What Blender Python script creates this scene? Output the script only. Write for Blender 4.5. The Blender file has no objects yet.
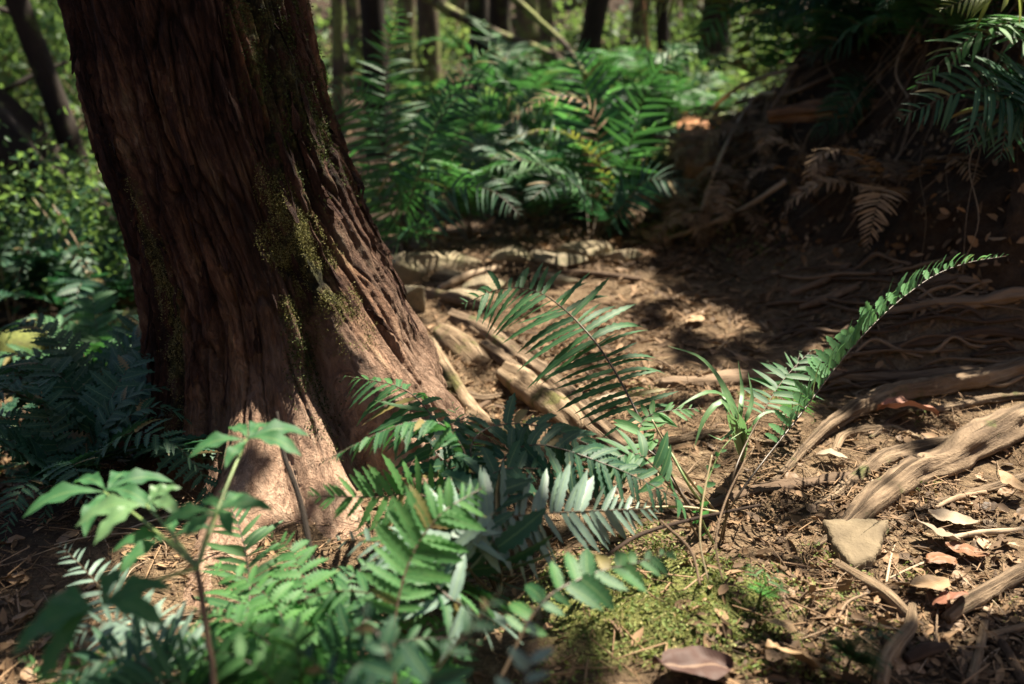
import bpy, math, random
import numpy as np
from mathutils import Vector, Matrix, Quaternion
from mathutils.bvhtree import BVHTree

random.seed(7)
RNG = np.random.default_rng(7)
S = bpy.context.scene
COL = S.collection
PI = math.pi
R = math.radians

# ------------------------------------------------------------------ camera, sky, sun, exposure
CAM = np.array([0.0, 0.0, 1.15])
PITCH = R(18.0)
W, H = 1024, 684
FX = W * 35.0 / 36.0
cd = bpy.data.cameras.new('camera')
cam = bpy.data.objects.new('camera', cd)
COL.objects.link(cam)
cam.location = CAM
cam.rotation_euler = (PI / 2 - PITCH, 0, 0)
cd.lens = 35.0
cd.sensor_width = 36.0
cd.clip_end = 300
cd.dof.use_dof = True
cd.dof.focus_distance = 2.4
cd.dof.aperture_fstop = 1.8
cd.dof.aperture_blades = 7
S.camera = cam
S.render.resolution_x, S.render.resolution_y = W, H

SUN_EL, SUN_AZ = R(63), R(46)           # azimuth measured from +Y (view direction) towards +X
SD = np.array([math.cos(SUN_EL) * math.sin(SUN_AZ), math.cos(SUN_EL) * math.cos(SUN_AZ), math.sin(SUN_EL)])
world = bpy.data.worlds.new('World')
S.world = world
world.use_nodes = True
wn = world.node_tree
sky = wn.nodes.new('ShaderNodeTexSky')
sky.sky_type = 'NISHITA'
sky.sun_disc = False
sky.sun_elevation = SUN_EL
sky.sun_rotation = SUN_AZ
sky.air_density = 0.7
sky.dust_density = 2.5
sky.ozone_density = 0.2
wn.links.new(sky.outputs[0], wn.nodes['Background'].inputs[0])
wn.nodes['Background'].inputs[1].default_value = 0.05
sl = bpy.data.lights.new('sun', 'SUN')
sl.energy = 5.0
sl.angle = R(0.53)
sl.color = (1.0, 0.90, 0.74)
sun = bpy.data.objects.new('sun', sl)
COL.objects.link(sun)
sun.rotation_euler = Vector(SD).to_track_quat('Z', 'Y').to_euler()
S.view_settings.view_transform = 'Standard'
S.view_settings.look = 'None'
S.view_settings.gamma = 1
S.view_settings.exposure = 2.05
S.cycles.use_denoising = True
S.cycles.max_bounces = 7
S.cycles.diffuse_bounces = 4
S.cycles.glossy_bounces = 2
S.cycles.transmission_bounces = 4
S.cycles.transparent_max_bounces = 4
S.cycles.sample_clamp_indirect = 6
S.cycles.caustics_reflective = False
S.cycles.caustics_refractive = False

FWD = np.array([0, math.cos(PITCH), -math.sin(PITCH)])
UPV = np.array([0, math.sin(PITCH), math.cos(PITCH)])
RGT = np.array([1.0, 0, 0])


def at(px, py, d):
    """point seen at pixel px,py at view depth d (metres)"""
    return CAM + FWD * d + RGT * ((px - 512) / FX * d) + UPV * ((342 - py) / FX * d)


def proj(p):
    q = np.asarray(p) - CAM
    d = q @ FWD
    return 512 + FX * (q @ RGT) / d, 342 - FX * (q @ UPV) / d, d


# ------------------------------------------------------------------ noise
def _hash(ix, iy, iz):
    h = (ix * 374761393 + iy * 668265263 + iz * 2147483647) & 0xFFFFFFFF
    h = ((h ^ (h >> 13)) * 1274126177) & 0xFFFFFFFF
    h = h ^ (h >> 16)
    return (h & 0xFFFF) / 65535.0


def vnoise(x, y, z):
    x, y, z = np.broadcast_arrays(np.asarray(x, float), np.asarray(y, float), np.asarray(z, float))
    ix, iy, iz = np.floor(x).astype(np.int64), np.floor(y).astype(np.int64), np.floor(z).astype(np.int64)
    fx, fy, fz = x - ix, y - iy, z - iz
    fx, fy, fz = [f * f * (3 - 2 * f) for f in (fx, fy, fz)]
    r = 0
    for dx in (0, 1):
        for dy in (0, 1):
            for dz in (0, 1):
                w = (fx if dx else 1 - fx) * (fy if dy else 1 - fy) * (fz if dz else 1 - fz)
                r = r + w * _hash(ix + dx, iy + dy, iz + dz)
    return r * 2 - 1


def fbm(x, y, z=0.0, o=4):
    s, a, t = 0, 1.0, 0
    x, y, z = np.asarray(x, float), np.asarray(y, float), np.asarray(z, float)
    for i in range(o):
        s = s + a * vnoise(x * 2 ** i + 17.3 * i, y * 2 ** i + 5.1 * i, z * 2 ** i + 9.7 * i)
        t += a
        a *= 0.5
    return s / t


def sst(a, b, x):
    t = np.clip((x - a) / (b - a), 0, 1)
    return t * t * (3 - 2 * t)


def bump2(x, y, cx, cy, rx, ry):
    return np.exp(-((x - cx) / rx) ** 2 - ((y - cy) / ry) ** 2)


# ------------------------------------------------------------------ mesh helpers
def mesh_np(name, V, F, uv=None, smooth=True):
    V = np.asarray(V, float).reshape(-1, 3)
    me = bpy.data.meshes.new(name)
    F = np.asarray(F)
    n = F.shape[1]
    me.vertices.add(len(V))
    me.vertices.foreach_set('co', V.ravel())
    me.loops.add(F.size)
    me.loops.foreach_set('vertex_index', F.ravel().astype(np.int32))
    me.polygons.add(len(F))
    me.polygons.foreach_set('loop_start', (np.arange(len(F)) * n).astype(np.int32))
    me.polygons.foreach_set('loop_total', np.full(len(F), n, np.int32))
    if uv is not None:
        l = me.uv_layers.new(name='UVMap')
        l.data.foreach_set('uv', np.asarray(uv)[F.ravel()].ravel())
    me.update(calc_edges=True)
    me.polygons.foreach_set('use_smooth', np.full(len(F), smooth, bool))
    me.validate()
    return me


def link(name, me, mat=None, parent=None):
    o = bpy.data.objects.new(name, me)
    COL.objects.link(o)
    if mat is not None and me is not None and not me.materials:
        me.materials.append(mat)
    if parent is not None:
        o.parent = parent
    return o


def thing(name, label, cat, loc=(0, 0, 0), rz=0.0, group=None):
    o = bpy.data.objects.new(name, None)
    COL.objects.link(o)
    o.empty_display_size = 0.05
    o.location = loc
    o.rotation_euler = (0, 0, rz)
    tag(o, label, cat, group)
    return o


def tag(o, label, cat, group=None):
    o['label'] = label
    o['category'] = cat
    if group:
        o['group'] = group
    return o


def grid_faces(nu, nv, wrap_u=False):
    """vertices indexed v*nu+u"""
    u = np.arange(nu if wrap_u else nu - 1)
    v = np.arange(nv - 1)
    U, Vv = np.meshgrid(u, v)
    U, Vv = U.ravel(), Vv.ravel()
    U2 = (U + 1) % nu
    return np.stack([Vv * nu + U, Vv * nu + U2, (Vv + 1) * nu + U2, (Vv + 1) * nu + U], 1)


def spline(pts, n):
    """Catmull-Rom resample to n points, even in arc length"""
    P = np.asarray(pts, float)
    if len(P) == 2:
        return P[0] + np.linspace(0, 1, n)[:, None] * (P[1] - P[0])
    Q = np.vstack([2 * P[0] - P[1], P, 2 * P[-1] - P[-2]])
    out = []
    for i in range(1, len(Q) - 2):
        t = np.linspace(0, 1, 24, endpoint=False)[:, None]
        a, b, c, d = Q[i - 1], Q[i], Q[i + 1], Q[i + 2]
        out.append(0.5 * (2 * b + (c - a) * t + (2 * a - 5 * b + 4 * c - d) * t ** 2 + (3 * b - a - 3 * c + d) * t ** 3))
    out.append(P[-1:])
    C = np.vstack(out)
    s = np.concatenate([[0], np.cumsum(np.linalg.norm(np.diff(C[:, :3], axis=0), axis=1))])
    q = np.linspace(0, s[-1], n)
    return np.stack([np.interp(q, s, C[:, k]) for k in range(C.shape[1])], 1)


def nrm(v):
    return v / np.maximum(np.linalg.norm(v, axis=-1, keepdims=True), 1e-9)


def tube(name, pts, rad, seg=10, n=None, rough=0.0, groove=0.0, seed=0.0, flat=1.0, square=0.0):
    """tapered, uneven tube along a spline; pts (k,3), rad scalar or list per control point"""
    pts = np.asarray(pts, float)
    rad = np.full(len(pts), rad) if np.isscalar(rad) else np.asarray(rad, float)
    if n is None:
        n = max(8, len(pts) * 6)
    C = spline(np.hstack([pts, rad[:, None]]), n)
    P, r = C[:, :3], np.maximum(C[:, 3], 1e-4)
    T = nrm(np.gradient(P, axis=0))
    ref = np.array([0, 0, 1.0]) if abs(T[:, 2]).mean() < 0.8 else np.array([1.0, 0, 0])
    N = nrm(ref - (T @ ref)[:, None] * T)
    B = np.cross(T, N)
    a = np.linspace(0, 2 * PI, seg, endpoint=False)
    s = np.linspace(0, 1, n)[:, None]
    rr = r[:, None] * np.ones(seg)
    Lm = np.linalg.norm(np.diff(P, axis=0), axis=1).sum()
    if square:
        rr = rr * (1 + square * ((np.abs(np.cos(a + .6)) ** 5 + np.abs(np.sin(a + .6)) ** 5) ** -0.2 - 1))[None]
    if rough:
        rr = rr * (1 + rough * fbm(np.cos(a)[None] * 1.3 + seed, np.sin(a)[None] * 1.3 + seed * 2, s * Lm / max(r.mean(), 1e-3) * 0.35, 3))
    if groove:
        rr = rr * (1 + groove * fbm(np.cos(a)[None] * 4 + seed, np.sin(a)[None] * 4, s * Lm / max(r.mean(), 1e-3) * 0.08 + seed, 2))
    V = P[:, None] + rr[..., None] * (np.cos(a)[None, :, None] * N[:, None] * flat + np.sin(a)[None, :, None] * B[:, None])
    F = grid_faces(seg, n, True)
    V = V.reshape(-1, 3)
    k = len(V)
    V = np.vstack([V, P[:1] - T[:1] * r[:1, None] * 0.3, P[-1:] + T[-1:] * r[-1:, None] * 0.3])
    caps = []
    for i in range(seg):
        j = (i + 1) % seg
        caps.append((k, j, i, i))
        b = (n - 1) * seg
        caps.append((k + 1, b + i, b + j, b + j))
    uu = np.tile(np.arange(seg) / seg, n)
    vv = np.repeat(np.linspace(0, Lm, n), seg)
    uv = np.vstack([np.stack([uu, vv], 1), [[0, 0], [0, Lm]]])
    me = bpy.data.meshes.new(name)
    faces = [tuple(f) for f in F.tolist()] + [c[:3] for c in caps]
    me.from_pydata(V.tolist(), [], faces)
    l = me.uv_layers.new(name='UVMap')
    idx = np.empty(len(me.loops), np.int32)
    me.loops.foreach_get('vertex_index', idx)
    l.data.foreach_set('uv', uv[idx].ravel())
    me.polygons.foreach_set('use_smooth', np.ones(len(me.polygons), bool))
    me.update()
    return me


# ------------------------------------------------------------------ materials
class NT:
    def __init__(s, name):
        s.m = bpy.data.materials.new(name)
        s.m.use_nodes = True
        s.t = s.m.node_tree
        s.b = s.t.nodes['Principled BSDF']
        s.out = s.t.nodes['Material Output']

    def n(s, typ, **kw):
        nd = s.t.nodes.new('ShaderNode' + typ)
        for k, v in kw.items():
            setattr(nd, k, v)
        return nd

    def l(s, a, b):
        s.t.links.new(a, b)

    def val(s, sock, v):
        if hasattr(v, 'is_linked') or isinstance(v, bpy.types.NodeSocket):
            s.l(v, sock)
        else:
            sock.default_value = v

    def coord(s, kind='Object', scale=(1, 1, 1)):
        tc = s.n('TexCoord')
        mp = s.n('Mapping')
        mp.inputs['Scale'].default_value = scale
        s.l(tc.outputs[kind], mp.inputs['Vector'])
        return mp.outputs[0]

    def noise(s, vec, scale, detail=5, rough=0.55, dist=0.0):
        nd = s.n('TexNoise')
        nd.inputs['Scale'].default_value = scale
        nd.inputs['Detail'].default_value = detail
        nd.inputs['Roughness'].default_value = rough
        nd.inputs['Distortion'].default_value = dist
        s.l(vec, nd.inputs['Vector'])
        return nd.outputs['Fac']

    def ramp(s, fac, stops):
        nd = s.n('ValToRGB')
        e = nd.color_ramp.elements
        while len(e) > 1:
            e.remove(e[-1])
        e[0].position = stops[0][0]
        e[0].color = tuple(stops[0][1]) + (1,)
        for p, c in stops[1:]:
            el = e.new(p)
            el.color = tuple(c) + (1,)
        s.l(fac, nd.inputs[0])
        return nd.outputs[0]

    def mix(s, fac, a, b, mode='MIX'):
        nd = s.n('MixRGB', blend_type=mode)
        s.val(nd.inputs[0], fac)
        for k, v in ((1, a), (2, b)):
            if isinstance(v, (tuple, list)):
                v = tuple(v) + ((1,) if len(v) == 3 else ())
            s.val(nd.inputs[k], v)
        return nd.outputs[0]

    def math(s, op, a, b=0.0):
        nd = s.n('Math', operation=op)
        s.val(nd.inputs[0], a)
        s.val(nd.inputs[1], b)
        return nd.outputs[0]

    def bump(s, h, strength=0.5, dist=0.01):
        nd = s.n('Bump')
        nd.inputs['Strength'].default_value = strength
        nd.inputs['Distance'].default_value = dist
        s.l(h, nd.inputs['Height'])
        s.l(nd.outputs[0], s.b.inputs['Normal'])
        return nd.outputs[0]

    def rand_obj(s):
        return s.n('ObjectInfo').outputs['Random']

    def rand_isl(s):
        return s.n('NewGeometry').outputs['Random Per Island']


def leaf_mat(name, stops, rough=0.42, trans=0.3, tcol=(0.16, 0.36, 0.05), island=True, spec=0.35, veins=True, back=None):
    m = NT(name)
    rnd = m.rand_isl() if island else m.rand_obj()
    r2 = m.rand_obj()
    f = m.math('ADD', m.math('MULTIPLY', rnd, 0.55), m.math('MULTIPLY', r2, 0.45))
    c = m.ramp(f, stops)
    vec = m.coord('Object')
    ns = m.noise(vec, 60, 3)
    c = m.mix(0.25, c, m.ramp(ns, [(0.3, (0.4, 0.4, 0.4)), (0.7, (1.3, 1.3, 1.1))]), 'MULTIPLY')
    if veins:
        uv = m.n('TexCoord').outputs['UV']
        sx = m.n('SeparateXYZ')
        m.l(uv, sx.inputs[0])
        d = m.math('ABSOLUTE', m.math('SUBTRACT', sx.outputs[0], 0.5))
        mid = m.math('LESS_THAN', d, 0.045)
        c = m.mix(m.math('MULTIPLY', mid, 0.35), c, (0.22, 0.32, 0.12) if stops[-1][1][1] > stops[-1][1][0] else (0.30, 0.20, 0.13))
        wv = m.math('SINE', m.math('ADD', m.math('MULTIPLY', sx.outputs[1], 150.0), m.math('MULTIPLY', d, -40.0)))
        m.bump(m.math('ADD', m.math('MULTIPLY', wv, 0.25), m.math('MULTIPLY', mid, -0.6)), 0.25, 0.001)
    if island and veins and stops[0][1][1] > stops[0][1][0]:
        c = m.mix(m.math('MULTIPLY', m.math('GREATER_THAN', rnd, 0.955), 0.7), c, (0.22, 0.14, 0.05))
        uvt = m.math('MULTIPLY', m.math('GREATER_THAN', m.math('ADD', sx.outputs[1], m.math('MULTIPLY', m.math('SUBTRACT', rnd, 0.5), 0.5)), 1.1), 0.6)
        c = m.mix(uvt, c, (0.16, 0.11, 0.045))
    if back is not None:
        bf = m.n('NewGeometry').outputs['Backfacing']
        c = m.mix(bf, c, back)
    m.l(c, m.b.inputs['Base Color'])
    m.b.inputs['Roughness'].default_value = rough
    m.b.inputs['Specular IOR Level'].default_value = spec
    if trans:
        t = m.n('BsdfTranslucent')
        tc = m.mix(0.5, c, tuple(tcol))
        m.l(tc, t.inputs[0])
        mx = m.n('MixShader')
        mx.inputs[0].default_value = trans
        m.l(m.b.outputs[0], mx.inputs[1])
        m.l(t.outputs[0], mx.inputs[2])
        m.l(mx.outputs[0], m.out.inputs[0])
    return m.m


M = {}
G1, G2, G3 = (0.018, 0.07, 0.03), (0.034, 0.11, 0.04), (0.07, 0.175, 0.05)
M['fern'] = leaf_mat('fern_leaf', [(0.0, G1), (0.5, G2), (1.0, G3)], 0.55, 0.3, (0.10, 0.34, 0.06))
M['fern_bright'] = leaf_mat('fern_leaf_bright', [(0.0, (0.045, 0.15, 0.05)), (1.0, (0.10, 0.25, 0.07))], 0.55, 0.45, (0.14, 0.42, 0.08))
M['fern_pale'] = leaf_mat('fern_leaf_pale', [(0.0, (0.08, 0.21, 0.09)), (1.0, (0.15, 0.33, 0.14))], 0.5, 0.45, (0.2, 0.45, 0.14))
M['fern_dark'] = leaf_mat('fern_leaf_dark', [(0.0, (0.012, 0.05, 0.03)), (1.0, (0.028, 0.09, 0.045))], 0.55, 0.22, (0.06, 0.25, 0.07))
M['fern_silver'] = leaf_mat('fern_leaf_silver', [(0.0, (0.09, 0.15, 0.115)), (1.0, (0.19, 0.27, 0.225))], 0.45, 0.12, (0.2, 0.3, 0.2))  # pale grey-green leaf; its glossy sky sheen is put into the colour
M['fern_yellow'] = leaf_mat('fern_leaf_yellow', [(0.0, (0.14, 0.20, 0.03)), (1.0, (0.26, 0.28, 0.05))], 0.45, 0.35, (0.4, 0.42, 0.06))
M['fern_dead'] = leaf_mat('fern_leaf_dead', [(0.0, (0.10, 0.06, 0.035)), (1.0, (0.34, 0.24, 0.15))], 0.75, 0.12, (0.25, 0.14, 0.06), spec=0.2)
M['broad'] = leaf_mat('broad_leaf', [(0.0, (0.03, 0.11, 0.045)), (1.0, (0.07, 0.20, 0.07))], 0.6, 0.42, (0.12, 0.42, 0.08))
M['grass'] = leaf_mat('blade_leaf', [(0.0, (0.07, 0.16, 0.065)), (1.0, (0.14, 0.25, 0.11))], 0.4, 0.3, (0.16, 0.34, 0.1))
M['shrub'] = leaf_mat('shrub_leaf', [(0.0, (0.014, 0.05, 0.022)), (0.5, (0.036, 0.105, 0.038)), (0.78, (0.12, 0.19, 0.06)), (0.92, (0.38, 0.34, 0.13)), (1.0, (0.46, 0.29, 0.17))], 0.5, 0.45, (0.32, 0.5, 0.10), veins=False)
M['canopy'] = leaf_mat('canopy_leaf', [(0.0, (0.015, 0.05, 0.02)), (1.0, (0.04, 0.09, 0.03))], 0.5, 0.05, (0.1, 0.2, 0.03), veins=False)
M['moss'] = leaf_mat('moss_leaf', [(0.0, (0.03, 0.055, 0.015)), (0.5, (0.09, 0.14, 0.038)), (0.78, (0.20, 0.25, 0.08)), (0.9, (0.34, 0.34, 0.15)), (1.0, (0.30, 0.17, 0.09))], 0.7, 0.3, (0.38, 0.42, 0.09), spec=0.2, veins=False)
M['moss_trunk'] = leaf_mat('moss_leaf_trunk', [(0.0, (0.04, 0.045, 0.014)), (0.5, (0.13, 0.125, 0.045)), (0.85, (0.26, 0.235, 0.11)), (1.0, (0.30, 0.22, 0.12))], 0.8, 0.2, (0.3, 0.3, 0.08), spec=0.15, veins=False)  # trunk moss, with sunlit brightness added to its own colour
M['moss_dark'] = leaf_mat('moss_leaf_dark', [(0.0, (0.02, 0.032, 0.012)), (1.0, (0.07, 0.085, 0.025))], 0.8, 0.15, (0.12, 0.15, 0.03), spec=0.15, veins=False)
DEADST = [(0.0, (0.05, 0.032, 0.02)), (0.35, (0.135, 0.084, 0.047)), (0.6, (0.25, 0.158, 0.088)), (0.85, (0.30, 0.195, 0.118)), (1.0, (0.36, 0.27, 0.185))]
M['litter'] = leaf_mat('litter', DEADST, 0.75, 0.06, (0.3, 0.16, 0.07), spec=0.25, veins=False)
M['dead_leaf'] = leaf_mat('dead_leaf', DEADST, 0.6, 0.1, (0.3, 0.16, 0.07), island=False, spec=0.35)


def solid_leaf(name, c, rough=0.5):
    d = tuple(x * 0.7 for x in c)
    return leaf_mat(name, [(0, d), (1, c)], rough, 0.06, c, island=False, spec=0.4)


def wood_mat(name, stops, fib=(40, 3), bumpd=0.006, rough=0.85, moss=0.0, uvmap=True, mosscol=(0.10, 0.13, 0.03), bs=0.8, randomise=0.0):
    m = NT(name)
    v = m.coord('UV' if uvmap else 'Object', (fib[0], fib[1], 1) if uvmap else (fib[0], fib[0], fib[1]))
    ob = m.coord('Object')
    a = m.noise(v, 1.0, 6, 0.62, 0.6)
    b = m.noise(ob, 9.0, 4, 0.6)
    f = m.math('ADD', m.math('MULTIPLY', a, 0.7), m.math('MULTIPLY', b, 0.3))
    if randomise:
        f = m.math('ADD', f, m.math('MULTIPLY', m.math('SUBTRACT', m.rand_obj(), 0.5), randomise))
    c = m.ramp(f, stops)
    if moss:
        g = m.noise(ob, 6.0, 5, 0.65)
        k = m.n('MapRange')
        k.inputs[1].default_value = 0.62 - moss * 0.3
        k.inputs[2].default_value = 0.70 - moss * 0.3
        m.l(g, k.inputs[0])
        c = m.mix(k.outputs[0], c, m.ramp(m.noise(ob, 70, 3), [(0.3, tuple(x * 0.35 for x in mosscol)), (0.7, mosscol)]))
    m.l(c, m.b.inputs['Base Color'])
    m.b.inputs['Roughness'].default_value = rough
    m.b.inputs['Specular IOR Level'].default_value = 0.25
    m.bump(m.math('ADD', a, m.math('MULTIPLY', m.noise(ob, 120, 3), 0.25)), bs, bumpd)
    return m.m


M['root'] = wood_mat('root_wood', [(0.32, (0.025, 0.016, 0.010)), (0.44, (0.10, 0.068, 0.042)), (0.56, (0.20, 0.142, 0.09)), (0.74, (0.33, 0.26, 0.175))], (12, 5), 0.012, moss=0.1, mosscol=(0.10, 0.11, 0.035), bs=1.0)
M['root_tan'] = wood_mat('root_wood_tan', [(0.30, (0.05, 0.031, 0.018)), (0.48, (0.19, 0.132, 0.08)), (0.75, (0.36, 0.28, 0.185))], (9, 5), 0.012, moss=0.22, mosscol=(0.13, 0.12, 0.04))
M['root_pink'] = wood_mat('root_bark_pink', [(0.3, (0.08, 0.048, 0.033)), (0.5, (0.22, 0.145, 0.10)), (0.72, (0.36, 0.26, 0.185))], (14, 6), 0.01, bs=.8)
M['root_dark'] = wood_mat('root_wood_dark', [(0.25, (0.03, 0.018, 0.012)), (0.5, (0.09, 0.058, 0.036)), (0.8, (0.2, 0.14, 0.09))], (8, 4), 0.004, randomise=0.5)
M['root_hang'] = wood_mat('hanging_root_wood', [(0.25, (0.06, 0.04, 0.026)), (0.5, (0.16, 0.11, 0.07)), (0.8, (0.32, 0.24, 0.16))], (8, 4), 0.004, randomise=0.6)
M['twig'] = wood_mat('twig_wood', [(0.2, (0.08, 0.05, 0.03)), (0.5, (0.24, 0.17, 0.11)), (0.8, (0.42, 0.33, 0.23))], (6, 20), 0.002, randomise=0.5)
M['rotten'] = wood_mat('rotten_wood', [(0.25, (0.05, 0.02, 0.01)), (0.5, (0.26, 0.12, 0.05)), (0.8, (0.42, 0.24, 0.12))], (18, 4), 0.008)
M['rotten_brown'] = wood_mat('splintered_wood', [(0.3, (0.03, 0.016, 0.01)), (0.5, (0.14, 0.08, 0.045)), (0.75, (0.34, 0.22, 0.13))], (10, 5), 0.02, bs=1.0)
M['bgbark'] = wood_mat('background_bark', [(0.25, (0.03, 0.022, 0.016)), (0.55, (0.12, 0.09, 0.06)), (0.8, (0.30, 0.24, 0.16))], (8, 3), 0.008, moss=0.5, mosscol=(0.26, 0.29, 0.10), randomise=0.3)  # mossy bark of the sunlit trunks, the lit tone is in the colour
M['bgbark_dark'] = wood_mat('background_bark_dark', [(0.25, (0.010, 0.007, 0.006)), (0.6, (0.03, 0.022, 0.016)), (0.85, (0.07, 0.05, 0.03))], (8, 3), 0.008, moss=0.25, mosscol=(0.07, 0.08, 0.025))  # shaded copy of the background bark, darkness put into its colour
M['mosslog'] = wood_mat('mossy_log', [(0.3, (0.03, 0.03, 0.015)), (0.7, (0.09, 0.09, 0.03))], (8, 3), 0.01, moss=0.8, mosscol=(0.13, 0.15, 0.035))


def stalk_mat(name, c1, c2):
    m = NT(name)
    m.l(m.mix(m.noise(m.coord('Object'), 40, 3), c1, c2), m.b.inputs['Base Color'])
    m.b.inputs['Roughness'].default_value = 0.45
    return m.m


M['stalk'] = stalk_mat('stalk_brown', (0.03, 0.02, 0.012), (0.09, 0.06, 0.03))
M['stalk_green'] = stalk_mat('stalk_green', (0.10, 0.17, 0.05), (0.2, 0.26, 0.09))
M['stalk_tan'] = stalk_mat('stalk_tan', (0.22, 0.17, 0.09), (0.36, 0.29, 0.16))


def bark_mat():
    m = NT('red_bark')
    v = m.coord('UV', (26, 3.6, 1))
    v2 = m.coord('UV', (110, 13, 1))
    ob = m.coord('Object')
    a = m.noise(v, 1.0, 6, 0.6, 0.5)
    fine = m.noise(v2, 1.0, 4, 0.6, 0.3)
    fk = m.noise(m.coord('UV', (42, 11, 1)), 1.0, 7, 0.72, 1.2)
    kk = m.n('MapRange')
    kk.inputs[1].default_value = 0.47
    kk.inputs[2].default_value = 0.53
    m.l(fk, kk.inputs[0])
    flk = kk.outputs[0]
    b = m.noise(ob, 4.5, 5, 0.6)
    f = m.math('ADD', m.math('ADD', m.math('MULTIPLY', a, 0.45), m.math('MULTIPLY', fine, 0.25)), m.math('MULTIPLY', b, 0.3))
    c = m.ramp(f, [(0.38, (0.009, 0.005, 0.004)), (0.46, (0.046, 0.022, 0.015)), (0.52, (0.10, 0.050, 0.034)), (0.58, (0.18, 0.108, 0.07)), (0.66, (0.27, 0.21, 0.135))])
    c = m.mix(m.math('MULTIPLY', flk, 0.55), c, m.mix(0.5, c, (0.035, 0.02, 0.014)), 'MIX')
    at_ = m.n('Attribute', attribute_name='moss')
    mo = m.math('ADD', at_.outputs['Fac'], m.math('MULTIPLY', m.math('SUBTRACT', m.noise(ob, 14, 5, 0.7), 0.5), 1.3))
    k = m.n('MapRange')
    k.inputs[1].default_value = 0.42
    k.inputs[2].default_value = 0.62
    m.l(mo, k.inputs[0])
    c = m.mix(k.outputs[0], c, m.ramp(m.noise(ob, 60, 4, 0.7), [(0.35, (0.012, 0.013, 0.006)), (0.5, (0.04, 0.041, 0.015)), (0.68, (0.13, 0.12, 0.045))]))
    pl = m.n('Attribute', attribute_name='plate')
    c = m.mix(0.75, c, m.ramp(pl.outputs['Fac'], [(0.0, (0.55, 0.5, 0.5)), (0.6, (1.0, 0.95, 0.9)), (0.85, (1.5, 1.45, 1.25)), (1.0, (2.0, 1.9, 1.5))]), 'MULTIPLY')
    fu = m.n('Attribute', attribute_name='furrow')
    c = m.mix(m.math('MINIMUM', m.math('MULTIPLY', fu.outputs['Fac'], 0.8), 0.85), c, (0.010, 0.006, 0.005))
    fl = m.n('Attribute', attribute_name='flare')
    c2 = m.ramp(m.math('ADD', m.math('MULTIPLY', fine, 0.6), m.math('MULTIPLY', b, 0.4)), [(0.3, (0.17, 0.095, 0.06)), (0.5, (0.42, 0.275, 0.19)), (0.7, (0.55, 0.41, 0.30))])  # smoother tan flare bark, with its sunlit brightness put into the colour
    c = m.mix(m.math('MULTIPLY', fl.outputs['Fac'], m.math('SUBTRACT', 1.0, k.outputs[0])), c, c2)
    m.l(c, m.b.inputs['Base Color'])
    m.b.inputs['Roughness'].default_value = 0.85
    m.b.inputs['Specular IOR Level'].default_value = 0.2
    m.bump(m.math('ADD', m.math('ADD', a, m.math('MULTIPLY', fine, 0.6)), m.math('ADD', m.math('MULTIPLY', m.noise(ob, 110, 5, 0.75), 0.7), m.math('MULTIPLY', flk, -0.35))), 1.0, 0.022)
    return m.m


M['bark'] = bark_mat()


def soil_mat():
    m = NT('forest_soil')
    ob = m.coord('Object')
    a = m.noise(ob, 2.2, 6, 0.6)
    b = m.noise(ob, 28, 6, 0.7)
    d = m.noise(ob, 130, 4, 0.7)
    f = m.math('ADD', m.math('ADD', m.math('MULTIPLY', a, 0.3), m.math('MULTIPLY', b, 0.4)), m.math('MULTIPLY', d, 0.3))
    c = m.ramp(f, [(0.34, (0.028, 0.018, 0.011)), (0.45, (0.105, 0.070, 0.041)), (0.54, (0.21, 0.147, 0.088)), (0.66, (0.37, 0.28, 0.18))])
    mo = m.n('Attribute', attribute_name='moss')
    k = m.n('MapRange')
    k.inputs[1].default_value = 0.45
    k.inputs[2].default_value = 0.7
    m.l(m.math('ADD', mo.outputs['Fac'], m.math('MULTIPLY', m.math('SUBTRACT', b, 0.5), 1.2)), k.inputs[0])
    c = m.mix(k.outputs[0], c, m.ramp(d, [(0.35, (0.05, 0.06, 0.018)), (0.65, (0.22, 0.23, 0.07))]))
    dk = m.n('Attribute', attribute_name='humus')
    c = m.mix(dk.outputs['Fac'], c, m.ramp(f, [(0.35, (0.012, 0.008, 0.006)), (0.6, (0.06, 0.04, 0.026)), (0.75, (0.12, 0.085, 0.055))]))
    m.l(c, m.b.inputs['Base Color'])
    m.b.inputs['Roughness'].default_value = 0.92
    m.b.inputs['Specular IOR Level'].default_value = 0.15
    m.bump(m.math('ADD', b, m.math('MULTIPLY', d, 0.7)), 1.0, 0.02)
    return m.m


M['soil'] = soil_mat()


def stone_mat():
    m = NT('weathered_stone')
    ob = m.coord('Object')
    a = m.noise(ob, 7, 6, 0.65)
    b = m.noise(ob, 55, 5, 0.65)
    f = m.math('ADD', m.math('MULTIPLY', a, 0.6), m.math('MULTIPLY', b, 0.4))
    c = m.ramp(f, [(0.3, (0.10, 0.075, 0.04)), (0.5, (0.25, 0.198, 0.115)), (0.7, (0.38, 0.31, 0.195))])
    c = m.mix(m.math('MULTIPLY', m.rand_obj(), 0.35), c, (0.13, 0.12, 0.10))
    ms = m.n('MapRange')
    ms.inputs[1].default_value = .52
    ms.inputs[2].default_value = .62
    m.l(m.noise(ob, 13, 5, .7), ms.inputs[0])
    c = m.mix(m.math('MULTIPLY', ms.outputs[0], .6), c, (0.10, 0.10, 0.035))
    m.l(c, m.b.inputs['Base Color'])
    m.b.inputs['Roughness'].default_value = 0.8
    m.bump(m.math('ADD', f, m.math('MULTIPLY', m.noise(ob, 160, 4, .7), .3)), 1.0, 0.02)
    return m.m


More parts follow.
